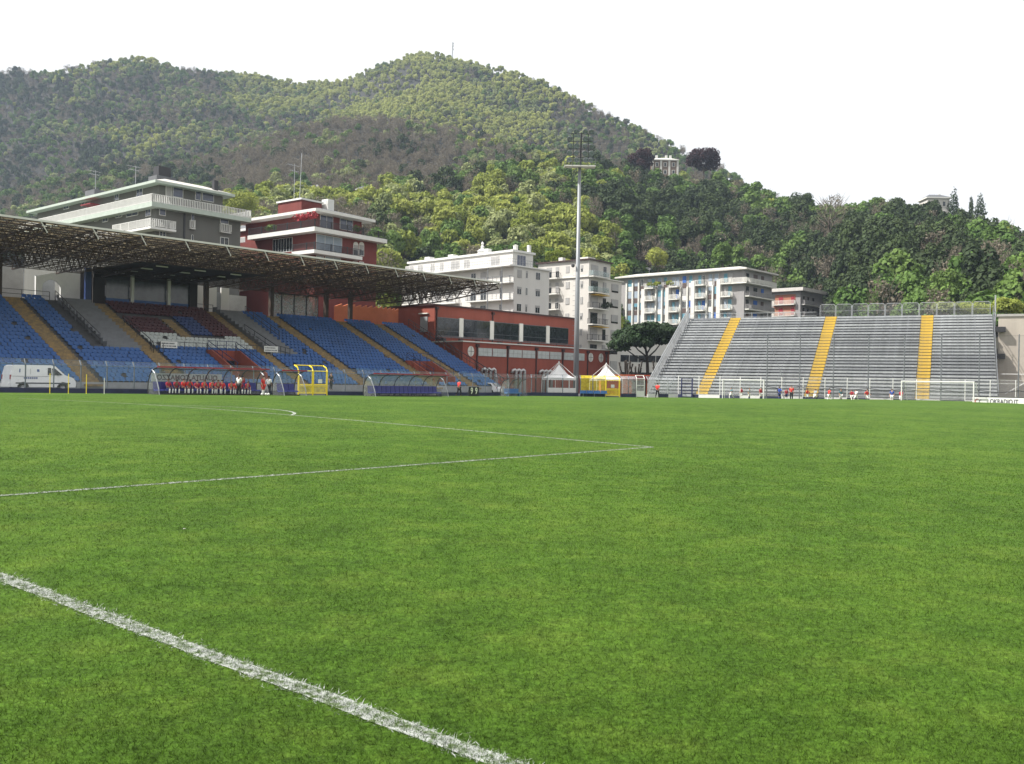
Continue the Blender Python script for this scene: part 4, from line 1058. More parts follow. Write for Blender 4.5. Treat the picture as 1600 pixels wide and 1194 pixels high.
for a in (718, 766, 811.8, 853.5): x = upx(a, 97); MB().box(x - .42, x + .42, 96.8, 96.99, 8.0, 10.85).build('pillar', M['off_white'], CH)
MB().box(91.7, 124.1, 96.85, 96.99, 7.9, 8.0).build('sill', M['zinc_dark'], CH)
for a, b in ((746, 767.3), (768.5, 790), (794, 814), (815, 835), (839, 857), (858, 876), (880, 895), (896.5, 912)):
    x0, x1 = upx(a, 90), upx(b, 90); w = MB().box(x0, x1, 89.93, 89.995, 5.15, 6.3).build('window', M['shutter_grey'], CH)
    for k in range(3):
        for j in range(2): MB().box(x0 + .06 + (x1 - x0 - .06) * k / 3, x0 + (x1 - x0 - .06) * (k + 1) / 3, 89.9, 89.928, 5.2 + j * .56, 5.2 + j * .56 + .5).build('pane', M['seat_white'], w)
for px in (734.5, 922, 938):
    x = upx(px, 90); q = MB(); q.prism([(x + .62 * math.cos(t), 5.75 + .72 * math.sin(t)) for t in np.linspace(0, 2 * math.pi, 17)[:-1]], 'y', 89.92, 89.995)
    w = q.build('round_window', M['off_white'], CH); MB().box(x - .04, x + .04, 89.9, 89.918, 5.1, 6.4).box(x - .55, x - .041, 89.9, 89.918, 5.72, 5.78).box(x + .041, x + .55, 89.9, 89.918, 5.72, 5.78).build('glazing_bar', M['letter_dark'], w)
for px, v, z1 in ((744, 90, 7), (792, 90, 7), (836.5, 90, 7), (878, 90, 7), (917, 90, 7), (946, 90, 7), (680, 97, 12.4), (767.5, 97, 12.4)):
    x = upx(px, v); MB().ring_tube([(x, v - .1, -.1), (x, v - .1, z1 - .5)], .1, 6).box(x - .25, x + .25, v - .32, v - .02, z1 - .6, z1 - .2).build('downpipe', M['dark_pipe'], CH)
for px in (764, 811, 854):
    for k in range(3):
        x = upx(px, 89) + k * .95; MB().ring_tube([(x, 89.6, -.1), (x, 89.6, 2.9), (x - .05, 89.55, 3.2), (x - .3, 89.6, 3.4), (x - .6, 89.7, 3.3), (x - .75, 89.8, 2.9)], .22, 8).build('vent_pipe', M['silver_pipe'], CH, smooth=True)
MB().box(91.50, 91.59, 98.4, 99.9, 8.6, 10.8).build('door', M['concrete_grey'], CH); MB().box(91.3, 91.59, 98.2, 100.1, 11.2, 11.35).build('door_light', M['off_white'], CH)
MB().box(90.3, 90.395, 91.5, 92.7, 0, 5.2).build('side_door', M['red_plaster_dark'], CH)
q = MB()
for k in range(9): q.box(91.7, 93.2, 96.4 - k * .7, 96.95 - k * .7, 7.6 - k * .55, 7.75 - k * .55)
q.bar((91.7, 96.9, 8.9), (91.7, 90.7, 4.2), .05); q.bar((91.7, 96.9, 8.4), (91.7, 90.7, 3.7), .04)
q.build('outside_stair', M['steel_dark'], CH)
q = MB()
for x in np.arange(92, 124, 2.2): q.bar((x, 96.2, 7.0), (x, 96.2, 8.0), .03)
q.bar((91.8, 96.2, 8.0), (97.5, 96.2, 8.0), .035)
q.build('terrace_rail', M['steel_dark'], CH)
for px in (693, 720, 746, 780, 812): x = upx(px, 96); MB().box(x - .3, x + .3, 95.9, 96.4, 7.17, 7.7).build('roof_vent', M['steel_dark'], CH)
# curved orange wall behind the top of the seats
q = MB(); cw = []
for t in np.linspace(0, 1, 13): cw.append((79.6 + 11.0 * t, 105.5 - 2.6 * math.sin(math.pi * (.15 + .6 * t))))
for (a, b), (c, d) in zip(cw[:-1], cw[1:]):
    q.quad(UV(a, b, 4), UV(c, d, 4), UV(c, d, 12.1), UV(a, b, 11.7)); q.quad(UV(a, b + .3, 4), UV(c, d + .3, 4), UV(c, d + .3, 12.1), UV(a, b + .3, 11.7)); q.quad(UV(a, b, 11.7), UV(c, d, 12.1), UV(c, d + .3, 12.1), UV(a, b + .3, 11.7))
tag(q.build('curved_wall', M['orange_plaster']), 'curved orange plastered wall behind the right end of the roofed stand', 'wall')
# low orange wall and red roofed hut left of the steel stand
p = at(990, 590, 128); kw = root('hut', 'low orange hut with red roof left of the steel stand', 'hut', (p.x, p.y, 0), ca)
MB().box(-4.2, 2.4, 0, 2.6, -.2, 2.9).build('wall', M['orange_plaster'], kw); MB().box(-1.0, 2.6, -.7, 2.7, 2.55, 2.75).box(-1.05, 2.65, -.8, -.7, 2.2, 2.72).build('roof', M['red_trim'], kw); MB().box(-.2, 1.8, -.06, -.005, 0, 2.1).build('shutter', M['shutter_brown'], kw)
# retaining wall right of the steel stand
rw = root('retaining_wall', 'tall stained beige retaining wall right of the steel stand', 'wall', EN(5.4, 133), NANG)
MB().box(0, 40, 0, 1.2, -.2, 11.0).build('wall', M['beige_wall'], rw); MB().box(-.2, 40, -.15, 1.3, 11.0, 11.3).build('coping', M['concrete'], rw)
for z in (5.6, 9.0): MB().box(-.4, .75, -.9, -.02, z, z + .65).build('loudspeaker', M['steel_dark'], rw)
hr = root('handrail', 'white pipe handrail at the foot of the beige wall', 'rail', EN(5.4, 126), NANG); q = MB(); q.bar((0, 0, 3.6), (12, 0, 3.6), .06); q.bar((.5, 0, 1.2), (3.2, 0, 3.0), .06); q.bar((3.2, 0, 0), (3.2, 0, 3.6), .05); q.bar((9, 0, 0), (9, 0, 3.6), .05); q.build('pipe', M['white_paint'], hr)
lowst = root('bench_stand', 'small corner block of grey benches right of the far goal', 'grandstand', EN(9.5, 119), NANG)
for i in range(7): MB().box(0, 12, i * .75, i * .75 + .3, .5 + i * .4, .56 + i * .4).box(0, 12, i * .75 - .03, i * .75 - .001, .3 + i * .4, .565 + i * .4).build('bench', M['zinc'], lowst)
q = MB(); [q.bar((x, -.2, .1), (x, 5.2, 2.9), .06) for x in (0, 3, 6, 9, 12)]; [q.bar((x, y, 0), (x, y, .3 + y * .5), .05) for x in (0, 3, 6, 9, 12) for y in (2.2, 5.1)]; q.build('support_frame', M['zinc_dark'], lowst)
# ================================================================== apartment blocks behind the stadium
class Block:
    """local x runs along the right-hand face (facing -y), local y along the left-hand face (facing -x), origin at their corner"""
    def __init__(s, name, label, px, depth, deg, W, L):
        s.C = Vector((ray(px, 560)[0] * depth, depth, 0)); s.a = math.radians(deg); s.W, s.L = W, L
        s.o = root(name, label, 'building', s.C, s.a); s.ex = Vector((math.cos(s.a), math.sin(s.a), 0)); s.ey = Vector((-math.sin(s.a), math.cos(s.a), 0))
    def pt(s, f, px, py, d=0.0):                 # pixel -> distance along the face and height (face moved out by d)
        a, b = ray(px, py); e = s.ex if f == 'R' else s.ey; o = s.C + (s.ey * -d if f == 'R' else s.ex * -d)
        t = (a * o.y - o.x) / (e.x - a * e.y); q = o + e * t; return t, EYE + b * q.y
    def rect(s, f, x0, y0, x1, y1, d=0.0):
        t0, za = s.pt(f, x0, y0, d); t1, zb = s.pt(f, x1, y1, d); tm, z1 = s.pt(f, (x0 + x1) / 2, y0, d); tm, z0 = s.pt(f, (x0 + x1) / 2, y1, d)
        return min(t0, t1), max(t0, t1), z0, z1
    def fbox(s, m, f, s0, s1, d0, d1, z0, z1):
        if f == 'R': m.box(s0, s1, -d1, -d0, z0, z1)
        else: m.box(-d1, -d0, s0, s1, z0, z1)
        return m
    def part(s, name, mt, f, s0, s1, d0, d1, z0, z1, parent=None): return s.fbox(MB(), f, s0, s1, d0, d1, z0, z1).build(name, M[mt], parent or s.o)
    def win(s, f, r, glass='glass_dark', frame='white_paint', n=2, d=0.0, shut=None, sf=.5):
        s0, s1, z0, z1 = r; w = s.part('window', frame, f, s0, s1, d + .002, d + .05, z0, z1)
        t = .07 if s1 - s0 > .5 else .04
        for k in range(n):
            a = s0 + t + (s1 - s0 - t) * k / n; b = s0 + (s1 - s0 - t) * (k + 1) / n
            if b - a > .03: s.part('pane', glass, f, a, b, d + .052, d + .06, z0 + t, z1 - t, w)
        if shut: s.part('shutter', shut, f, s0 + .03, s1 - .03, d + .065, d + .10, z0 + (z1 - z0) * (1 - sf), z1 - .02, w)
        return w
    def balcony(s, f, s0, s1, z, depth, rail='bars', slab='white_paint', rmat='zinc_dark', d=0.0, th=.22, h=1.05, low=None):
        b = s.part('balcony', slab, f, s0, s1, d + .003, d + depth, z - th, z); m = MB()
        def P(x, dd, zz): return (x, -dd, zz) if f == 'R' else (-dd, x, zz)
        runs = [((s0, d + depth - .05), (s1, d + depth - .05)), ((s0 + .04, d + .05), (s0 + .04, d + depth - .05)), ((s1 - .04, d + .05), (s1 - .04, d + depth - .05))]
        for (a, da), (c, dc) in runs:
            Ln = math.hypot(c - a, dc - da)
            if rail == 'glass':
                m.quad(P(a, da, z + .1), P(c, dc, z + .1), P(c, dc, z + h), P(a, da, z + h)); continue
            m.bar(P(a, da, z + h), P(c, dc, z + h), .04); m.bar(P(a, da, z + .12), P(c, dc, z + .12), .03)
            st = .27 if rail == 'slats' else .34; w = .06 if rail == 'slats' else .018
            for k in range(int(Ln / st) + 1):
                u_ = k * st / max(Ln, .01); x, dd = a + (c - a) * u_, da + (dc - da) * u_; m.bar(P(x, dd, z + .1), P(x, dd, z + h), w)
            for k in range(int(Ln / 2.2) + 1):
                u_ = k * 2.2 / max(Ln, .01); x, dd = a + (c - a) * u_, da + (dc - da) * u_; m.bar(P(x, dd, z), P(x, dd, z + h + .04), .05)
        m.build('railing', M['glass_rail' if rail == 'glass' else rmat], b); return b
    def body(s, name, mt, x0, x1, y0, y1, z0, z1, parent=None): return MB().box(x0, x1, y0, y1, z0, z1).build(name, M[mt], parent or s.o)
    def hip(s, name, mt, x0, x1, y0, y1, z, h, ins):
        m = MB(); m.v = [(x0, y0, z), (x1, y0, z), (x1, y1, z), (x0, y1, z), (x0 + ins, y0 + ins, z + h), (x1 - ins, y0 + ins, z + h), (x1 - ins, y1 - ins, z + h), (x0 + ins, y1 - ins, z + h)]
        m.f = [(0, 1, 5, 4), (1, 2, 6, 5), (2, 3, 7, 6), (3, 0, 4, 7), (4, 5, 6, 7), (3, 2, 1, 0)]; m.m = [0] * 6; return m.build(name, M[mt], s.o)
    def aerial(s, x, y, z, h):
        m = MB(); m.bar((x, y, z), (x, y, z + h), .035)
        for k, w in ((.95, 1.2), (.8, .9)): m.bar((x - w, y, z + h * k), (x + w * .6, y, z + h * k), .025); [m.bar((x + q, y - .35, z + h * k), (x + q, y + .35, z + h * k), .015) for q in np.linspace(-w, w * .6, 5)]
        m.build('aerial', M['zinc'], s.o)

# ---- A: grey block with white slatted balconies
A = Block('apartment_block', 'dark grey apartment block with white slatted balconies above the stand roof', 239, 122, 50.0, 12.9, 40)
ZA = 24.2
A.body('wall', 'grey_plaster', 0, 12.9, 0, 40, -.2, ZA - .6)
A.body('balcony_band', 'green_trim', -1.15, 13.9, -1.15, 40.5, ZA - .6, ZA)
A.body('top_floor', 'grey_plaster', 1.0, 10.6, 1.0, 38, ZA, 27.0)
A.body('eaves', 'green_trim', -.2, 11.8, -.2, 39.2, 27.0, 27.35); A.hip('roof', 'roof_pale', -.1, 11.7, -.1, 39.1, 27.36, 1.0, 3.0)
m = MB()
for (p, q) in (((-1.08, -1.08), (13.8, -1.08)), ((-1.08, -1.08), (-1.08, 40.4)), ((13.8, -1.08), (13.8, 6))):
    L = math.hypot(q[0] - p[0], q[1] - p[1])
    for z in (ZA + .1, ZA + 1.05): m.bar((*p, z), (*q, z), .045)
    for k in range(int(L / .25)): t = k * .25 / L; x, y = p[0] + (q[0] - p[0]) * t, p[1] + (q[1] - p[1]) * t; m.bar((x, y, ZA), (x, y, ZA + 1.02), .06)
    for k in range(int(L / 2) + 1): t = k * 2 / L; x, y = p[0] + (q[0] - p[0]) * t, p[1] + (q[1] - p[1]) * t; m.bar((x, y, ZA), (x, y, ZA + 1.1), .07)
m.build('roof_terrace_railing', M['white_paint'], A.o)
for x0, y0, x1, y1 in ((270, 291, 286, 309), (305, 298, 314, 313), (316, 300, 334, 315)): A.win('R', A.rect('R', x0, y0, x1, y1, -1.0), 'glass_blue', d=-1.0, n=1)
A.win('R', A.rect('R', 259, 289, 268, 308, -1.0), 'shutter_grey', d=-1.0, n=1)
for x0, y0, x1, y1 in ((249, 322, 259, 337), (344, 335, 357, 350)): A.win('R', A.rect('R', x0, y0, x1, y1), 'glass_blue', n=1)
A.win('R', A.rect('R', 299, 331, 303, 346), 'glass_blue', n=1); A.win('R', A.rect('R', 249, 361, 259, 372), n=2); A.win('R', A.rect('R', 344, 371, 357, 386), n=2); A.win('R', A.rect('R', 299, 367, 302, 377), n=1)
for x0, x1, yy in ((296, 303, 357), (343, 359, 363)):
    s0, s1, z, _ = A.rect('R', x0, yy - 12, x1, yy); A.balcony('R', s0, s1, z, .45, 'slats', 'white_paint', 'white_paint', th=.12)
s0, s1, z, _ = A.rect('R', 241, 340, 270, 353, .5); zb = 20.95
A.balcony('R', -1.4, s1, zb, 1.4, 'slats', 'white_paint', 'white_paint', th=.3)
s0, s1, _, _ = A.rect('L', 180, 340, 238, 353, 1.0); A.balcony('L', -.01, s1, zb, 1.4, 'slats', 'white_paint', 'white_paint', th=.3)
for x0, y0, x1, y1 in ((181, 326, 191, 340), (198, 323, 216, 338), (161, 332, 169, 347), (148, 333, 154, 346), (228, 323, 236, 338)): A.win('L', A.rect('L', x0, y0, x1, y1), 'glass_blue', n=2)
for x0, x1 in ((159, 169), (125, 153), (172, 176)):
    s0, s1, _, _ = A.rect('L', x0, 345, x1, 357); A.balcony('L', s0, s1, zb - .15, .7, 'slats', 'white_paint', 'white_paint', th=.12)
for x0, y0, x1, y1 in ((214, 293, 223, 312), (128, 312, 133, 322), (100, 318, 108, 327), (180, 300, 186, 313)): A.win('L', A.rect('L', x0, y0, x1, y1, -1.0), 'glass_blue', d=-1.0, n=2)
A.body('awning', 'red_trim', -.6, .9, 17, 20, 26.0, 26.12)
A.body('chimney', 'roof_slate', 2.4, 5.2, 4.2, 6.4, 27.4, 29.0); A.body('chimney_cap', 'steel_dark', 2.9, 4.7, 4.6, 6.0, 29.0, 30.4)
A.body('chimney', 'roof_slate', 2.4, 5.2, 22, 25, 27.4, 29.2); A.body('flue', 'steel_dark', 9.0, 9.6, .6, 1.2, 27.5, 29.0)
A.aerial(3, 23, 29, 3.2); A.aerial(3.5, 12, 28.3, 3.2); A.part('downpipe', 'steel_dark', 'R', *[A.pt('R', 288, 340)[0] + k for k in (-.1, .1)], .002, .15, 0, ZA - .62)

# ---- B: dark red block
B = Block('apartment_block', 'dark red apartment block with white edged balconies above the stand roof', 490, 130, 51.5, 11.6, 20)
ZB = 22.6
B.body('wall', 'red_plaster_dark', 0, 11.6, 0, 20, -.2, ZB - .6); B.body('top_floor', 'red_plaster_dark', 1.2, 9.6, 1.2, 18, ZB - .6, 25.0)
B.body('balcony_band', 'white_paint', -1.3, 12.5, -1.3, 14, ZB - .6, ZB); B.body('roof_slab', 'white_paint', -.4, 10.9, -.4, 19, 25.0, 25.4); B.hip('roof', 'roof_slate', -.3, 10.8, -.3, 18.9, 25.41, .8, 3.0)
B.body('stair_tower', 'red_plaster_dark', 2.6, 6.4, 6.5, 12, 25.4, 27.8); B.body('tower_coping', 'white_paint', 2.4, 6.6, 6.3, 12.2, 27.8, 28.05); B.body('chimney', 'white_paint', 6.8, 8.0, 5.6, 7.0, 25.8, 28.5)
B.aerial(3.2, 9, 28, 5.5); m = MB(); m.bar((4.6, 9.5, 28), (4.9, 9.5, 35.5), .04); m.bar((4.0, 9.5, 30.5), (5.4, 9.5, 30.7), .03); m.build('aerial', M['zinc'], B.o)
def dark_rail(o, pts, z, h=1.0):
    m = MB()
    for p, q in zip(pts[:-1], pts[1:]):
        L = math.hypot(q[0] - p[0], q[1] - p[1])
        for zz in (z + .08, z + h): m.bar((*p, zz), (*q, zz), .04)
        for k in range(int(L / .16)): t = k * .16 / L; m.bar((p[0] + (q[0] - p[0]) * t, p[1] + (q[1] - p[1]) * t, z), (p[0] + (q[0] - p[0]) * t, p[1] + (q[1] - p[1]) * t, z + h), .028)
        for k in range(int(L / 3) + 1): t = min(1, k * 3 / L); m.bar((p[0] + (q[0] - p[0]) * t, p[1] + (q[1] - p[1]) * t, z - .4), (p[0] + (q[0] - p[0]) * t, p[1] + (q[1] - p[1]) * t, z + h + .1), .09)
    m.build('railing', M['steel_dark'], o.o)
dark_rail(B, [(-1.2, 13.8), (-1.2, -1.2), (12.4, -1.2)], ZB)
zb2 = ZB - 3.15; B.body('balcony', 'white_paint', -1.3, 7.6, -1.3, -.003, zb2 - .5, zb2); B.body('balcony', 'white_paint', -1.3, -.003, 0, 3.6, zb2 - .5, zb2); dark_rail(B, [(-1.2, 3.5), (-1.2, -1.2), (7.5, -1.2)], zb2)
for x0, y0, x1, y1 in ((500, 337, 520, 357), (531, 343, 551, 360)): B.win('R', B.rect('R', x0, y0, x1, y1, -1.2), 'glass_blue', d=-1.2, n=2)
s0, s1, z0, z1 = B.rect('R', 494, 363, 534, 392); B.win('R', (s0, s1, zb2 + .05, zb2 + 2.45), 'shutter_pale', n=3)
for x0, x1 in ((552, 559.5), (561, 568.5)):
    s0, s1, z0, z1 = B.rect('R', x0, 378, x1, 400); w = MB(); c = (s0 + s1) / 2; r = (s1 - s0) / 2
    w.prism([(s0, z0), (s1, z0)] + [(c + r * math.cos(t), z1 - r + r * math.sin(t)) for t in np.linspace(0, math.pi, 9)], 'y', -.05, -.002); o = w.build('arched_window', M['white_paint'], B.o)
    B.part('pane', 'shutter_grey', 'R', s0 + .08, s1 - .08, .052, .06, z0 + .9, z1 - r, o); B.part('pane', 'glass_dark', 'R', s0 + .08, s1 - .08, .052, .06, z0 + .08, z0 + .85, o)
s0, s1, z0, z1 = B.rect('L', 427, 366, 457, 386); B.win('L', (s0, s1, zb2 + .35, zb2 + 2.4), 'glass_dark', n=7)
for x0, y0, x1, y1 in ((494, 400, 506, 414), (508, 402, 532, 416)): B.win('R', B.rect('R', x0, y0, x1, y1), 'shutter_pale', n=2)
for x0, x1 in ((551, 559), (561, 568)): B.win('R', B.rect('R', x0, 409, x1, 430), 'shutter_grey', n=1)
rgf = random.Random(4); m = MB(); leaf_quads(m, rgf, [((-1.0, y, ZB + 1.5 + .5 * rgf.random()), (.5, .8, .55)) for y in np.linspace(-.8, 3.0, 6)], 300, .30); m.build('climbing_flowers', M['flowers'], B.o)
m = MB(); leaf_quads(m, rgf, [((7.0, -.7, ZB + .9), (.7, .5, .6)), ((11.5, -.8, ZB + .7), (1.2, .4, .35)), ((-.8, 9, ZB + .8), (.5, 1.2, .5))], 300, .3); m.build('terrace_plants', LM['mid'], B.o)
B2 = Block('apartment_block', 'red low wing with white balcony between the grey and red blocks', 407, 146, 51.5, 4.5, 16); z2 = 21.9
B2.body('wall', 'red_plaster_dark', 0, 4.5, 0, 16, -.2, 25.0); B2.body('roof_slab', 'white_paint', -.5, 5, -.5, 16.5, 25.0, 25.35); B2.hip('roof', 'roof_slate', -.4, 4.9, -.4, 16.4, 25.36, 1.1, 2.0)
s0, s1, _, _ = B2.rect('L', 376, 370, 405, 372); B2.balcony('L', -.4, max(8, s1), z2, 1.2, 'bars', 'white_paint', 'steel_dark', th=.6); B2.win('L', (1.0, 2.8, z2 + .1, z2 + 2.2), 'shutter_grey', n=2); B2.win('L', (4.5, 5.8, z2 + .1, z2 + 2.2), 'shutter_grey', n=1); B2.win('L', (4.0, 7.5, z2 - 2.9, z2 - .9), n=4)

# ---- C: white block with wrap-around balconies
C = Block('apartment_block', 'white apartment block with wire balconies behind the red clubhouse', 801, 169, 46.0, 9.6, 32)
ZC = 22.9; FH = 3.1
C.body('wall', 'white_plaster', 0, 9.6, 0, 32, -.2, ZC - .25); C.body('terrace', 'white_paint', -1.4, 9.9, -.35, 32.3, ZC - .25, ZC); C.body('top_floor', 'white_plaster', .9, 6.4, 1.3, 31, ZC, 25.5); C.body('parapet', 'white_paint', .6, 6.8, 1.0, 31.3, 25.5, 25.9)
m = MB()
for (p, q) in (((-1.3, -.25), (-1.3, 32)), ((-1.3, -.25), (6.0, -.25))):
    L = math.hypot(q[0] - p[0], q[1] - p[1])
    for zz in (ZC + .55, ZC + 1.05): m.bar((*p, zz), (*q, zz), .03)
    for k in range(int(L / .45) + 1): t = min(1, k * .45 / L); m.bar((p[0] + (q[0] - p[0]) * t, p[1] + (q[1] - p[1]) * t, ZC), (p[0] + (q[0] - p[0]) * t, p[1] + (q[1] - p[1]) * t, ZC + 1.05), .022)
m.build('roof_terrace_railing', M['zinc_dark'], C.o)
for x0, x1 in ((634, 647), (653, 661), (673, 679), (688, 693), (705, 718), (725, 734), (767, 781)):
    s0, s1, _, _ = C.rect('L', x0, 400, x1, 410, -.9); C.win('L', (s0, s1, ZC + .03, ZC + 2.15), 'shutter_grey', d=-.9, n=2)
C.win('R', (2.0, 4.4, ZC + .03, ZC + 2.2), 'glass_blue', d=-1.3, n=3)
for k in range(7):
    z = ZC - FH * (k + 1)
    if z < 0: break
    for x0, x1, sh in ((808, 815, None), (821.5, 824.5, 'shutter_grey'), (837, 844, 'shutter_grey')):
        s0, s1, _, _ = C.rect('R', x0, 420, x1, 432); C.win('R', (s0, s1, z + .9, z + 2.35), 'glass_dark', shut='shutter_grey' if (k + int(x0)) % 3 else None, sf=random.choice((.3, .6, 1)), n=2)
    s0, s1, _, _ = C.rect('L', 735, 440, 801, 440); C.balcony('L', -.02, s1, z, 1.25, 'bars', 'white_paint', 'zinc_dark', th=.2)
    for x0, x1 in ((736, 744), (751, 760.5), (781, 785)):
        a, b, _, _ = C.rect('L', x0, 440, x1, 440); C.win('L', (a, b, z + .05, z + 2.3), 'glass_dark', shut='shutter_grey' if random.random() < .5 else None, sf=random.choice((.3, .5, .95)), n=2)
    a, b, _, _ = C.rect('L', 676, 440, 718, 440); C.balcony('L', a, b, z, 1.0, 'bars', 'white_paint', 'zinc_dark', th=.2)
    for x0, x1 in ((680, 690), (698, 708), (655, 662), (640, 647)): a, b, _, _ = C.rect('L', x0, 440, x1, 440); C.win('L', (a, b, z + .3, z + 2.2), 'glass_dark', shut='shutter_grey', sf=random.choice((.4, .9)), n=2)
for x, y, w, h in ((2, 9, 1.0, 1.0), (3, 20, 1.4, .9), (2, 26, 1.4, .8), (5.6, 1.6, .55, 1.4)): C.body('chimney', 'white_paint', x, x + w, y, y + w, 25.9, 25.9 + h)
MB().lathe([(.9, 25.9), (.9, 26.6), (1.1, 26.7), (.3, 27.2), (.35, 27.6), (.15, 27.8), (.3, 28.2), (0, 28.6)], 8, (3, 11.5)).build('roof_lantern', M['white_paint'], C.o)
MB().lathe([(.45, 25.9), (.45, 27.1), (.55, 27.2), (0, 27.4)], 8, (4, 3.6)).build('chimney', M['off_white'], C.o)
for px in (770, 792): a = C.pt('L', px, 440)[0]; C.part('downpipe', 'zinc_dark', 'L', a - .06, a + .06, 1.26, 1.36, 0, ZC - .26)

# ---- D: cream block with glass balconies and yellow awnings
Dd = Block('apartment_block', 'cream apartment block with stacked balconies behind the floodlight mast', 918, 180, 50.0, 11.5, 12.5)
ZD = 22.4
Dd.body('wall', 'cream_plaster', 0, 11.5, 0, 12.5, -.2, ZD); Dd.body('top_floor', 'cream_plaster', -.05, 7.3, -.05, 12.6, ZD + .002, 25.5); Dd.body('cornice', 'off_white', -.3, 11.8, -.3, 12.8, ZD - .18, ZD); Dd.body('roof_slab', 'dark_pipe', -.5, 7.8, -.5, 13, 25.5, 25.75); Dd.body('chimney', 'off_white', 2, 3, 8, 9, 25.75, 26.8); Dd.body('roof_box', 'off_white', 1, 3.5, 1, 3.5, 25.75, 26.3)
for k in range(8):
    z = ZD - 3.1 * k
    if z < 0: break
    s0, s1, _, _ = Dd.rect('R', 914, 450, 950, 450, 1.0); Dd.balcony('R', max(-.3, s0), s1, z, 1.3, 'glass' if k < 2 else 'bars', 'off_white', 'steel_dark')
    for x0, x1 in ((923, 934), (942, 947)): a, b, _, _ = Dd.rect('R', x0, 450, x1, 450); Dd.win('R', (a, b, z + .05, z + 2.3), 'glass_dark', 'shutter_brown', shut='shutter_grey' if (k + int(x0)) % 2 else None, sf=.95, n=2)
    if k in (1, 3): s = Dd.part('awning', 'awning_yellow', 'R', max(0, s0) + .6, s1 - .2, .02, 1.6, z - .55, z - .45)
    a, b, _, _ = Dd.rect('R', 955.5, 450, 966, 450)
    if k: Dd.win('R', (a, b, z + .6, z + 2.3), 'glass_dark', 'shutter_brown', shut='shutter_grey', sf=random.choice((.55, .8, 1)), n=2)
    s0, s1, _, _ = Dd.rect('L', 851, 450, 875, 450); Dd.balcony('L', s0, s1, z, 1.1, 'bars', 'off_white', 'steel_dark')
    for x0, x1 in ((854, 862), (868, 873.5)): a, b, _, _ = Dd.rect('L', x0, 450, x1, 450); Dd.win('L', (a, b, z + .05, z + 2.2), 'glass_dark', shut='shutter_grey', sf=random.choice((.4, .95)), n=2)
    for x0, x1 in ((884, 890), (907, 911)): a, b, _, _ = Dd.rect('L', x0, 450, x1, 450); Dd.win('L', (a, b, z + .8, z + 2.2), 'glass_dark', shut='shutter_grey', sf=random.choice((.5, .95)), n=2)
    if k == 3: Dd.part('awning', 'awning_yellow', 'L', s0 + .2, s1 - .2, .02, 1.3, z - .5, z - .42)
for k, (x, z) in enumerate(((5.6, ZD - 6.2), (5.2, ZD - 15.5), (4.6, ZD - 18.6))):
    m = MB(); leaf_quads(m, rgf, [((x, -.9, z + .9), (1.3, .5, .65)), ((x - 1.6, -.9, z + .6), (1.0, .4, .4))], 260, .28); m.build('balcony_plants', LM['dark'], Dd.o)

# ---- E: grey concrete block, white pilasters, blue blinds
E = Block('apartment_block', 'long grey concrete block with white pilasters and blue blinds', 1161, 219, 48.2, 14.2, 36)
ZE = 26.0
E.body('wall', 'concrete_facade', 0, 14.2, 0, 36, -.2, 29.0); E.body('roof_slab', 'roof_pale', -1.2, 15.2, -1.2, 36.6, 29.0, 29.35); E.hip('roof', 'roof_pale', -1.1, 15.1, -1.1, 36.5, 29.36, .9, 4)
for px in (1008, 1045.5, 1085.5, 1125.5): a = E.pt('L', px, 450)[0]; E.part('pilaster', 'white_plaster', 'L', a - .5, a + .5, .002, 1.0, 0, 27.0 if px > 1050 else 25.8)
for px in (980, 989.5, 999, 1026, 1035.5, 1064, 1075, 1105, 1114.5): a = E.pt('L', px, 450)[0]; E.part('fin', 'off_white', 'L', a - .18, a + .18, .002, .45, 0, 27.6 if px < 1000 else 25.8)
cols = [(981.5, 987.5), (991.5, 997), (1000.5, 1005.5), (1028, 1034), (1037.5, 1042.5), (1066.5, 1072.5), (1077, 1082), (1107, 1113), (1116.5, 1122.5)]
bays = [(1011, 1024.5), (1049.5, 1062.5), (1090, 1103.5), (1130, 1145)]
blinds = ['shutter_pale', 'shutter_pale', 'shutter_cyan', 'shutter_blue', 'shutter_pale', 'shutter_grey', 'shutter_cyan', None]
rb = random.Random(21)
for k in range(8):
    z = ZE - 3.1 * k
    if z < 3: break
    for x0, x1 in cols:
        a, b, _, _ = E.rect('L', x0, 450, x1, 450); E.win('L', (a, b, z + .75, z + 2.5), 'glass_dark', shut=rb.choice(blinds), sf=rb.choice((.5, .95, .95, 1)), n=2); E.part('spandrel', rb.choice(('shutter_brown', 'shutter_brown', 'shutter_pale', 'off_white')), 'L', a, b, .002, .08, z - .45, z + .7)
    for x0, x1 in bays:
        a, b, _, _ = E.rect('L', x0, 450, x1, 450); E.win('L', (a + .2, (a + b) / 2 - .1, z + .05, z + 2.4), 'glass_dark', shut=rb.choice(blinds), sf=.95, n=2); E.win('L', ((a + b) / 2 + .1, b - .2, z + .05, z + 2.4), 'glass_dark', shut=rb.choice(blinds), sf=.9, n=2)
        E.balcony('L', a, b, z, 1.3, 'slats' if k else 'bars', 'off_white', 'off_white', th=.25)
    E.balcony('R', 0.2 if k else -1.2, 13.6 if k else 14.4, z, 1.2, 'slats', 'off_white', 'off_white' if k == 0 else 'concrete_facade', th=.25)
    for x0, x1 in ((1165.5, 1170), (1177, 1183), (1189, 1193)): a, b, _, _ = E.rect('R', x0, 450, x1, 450); E.win('R', (a, b, z + .05, z + 2.3), 'glass_dark', 'shutter_brown', shut=rb.choice(('shutter_brown', None, 'shutter_blue')), sf=.9, n=2)
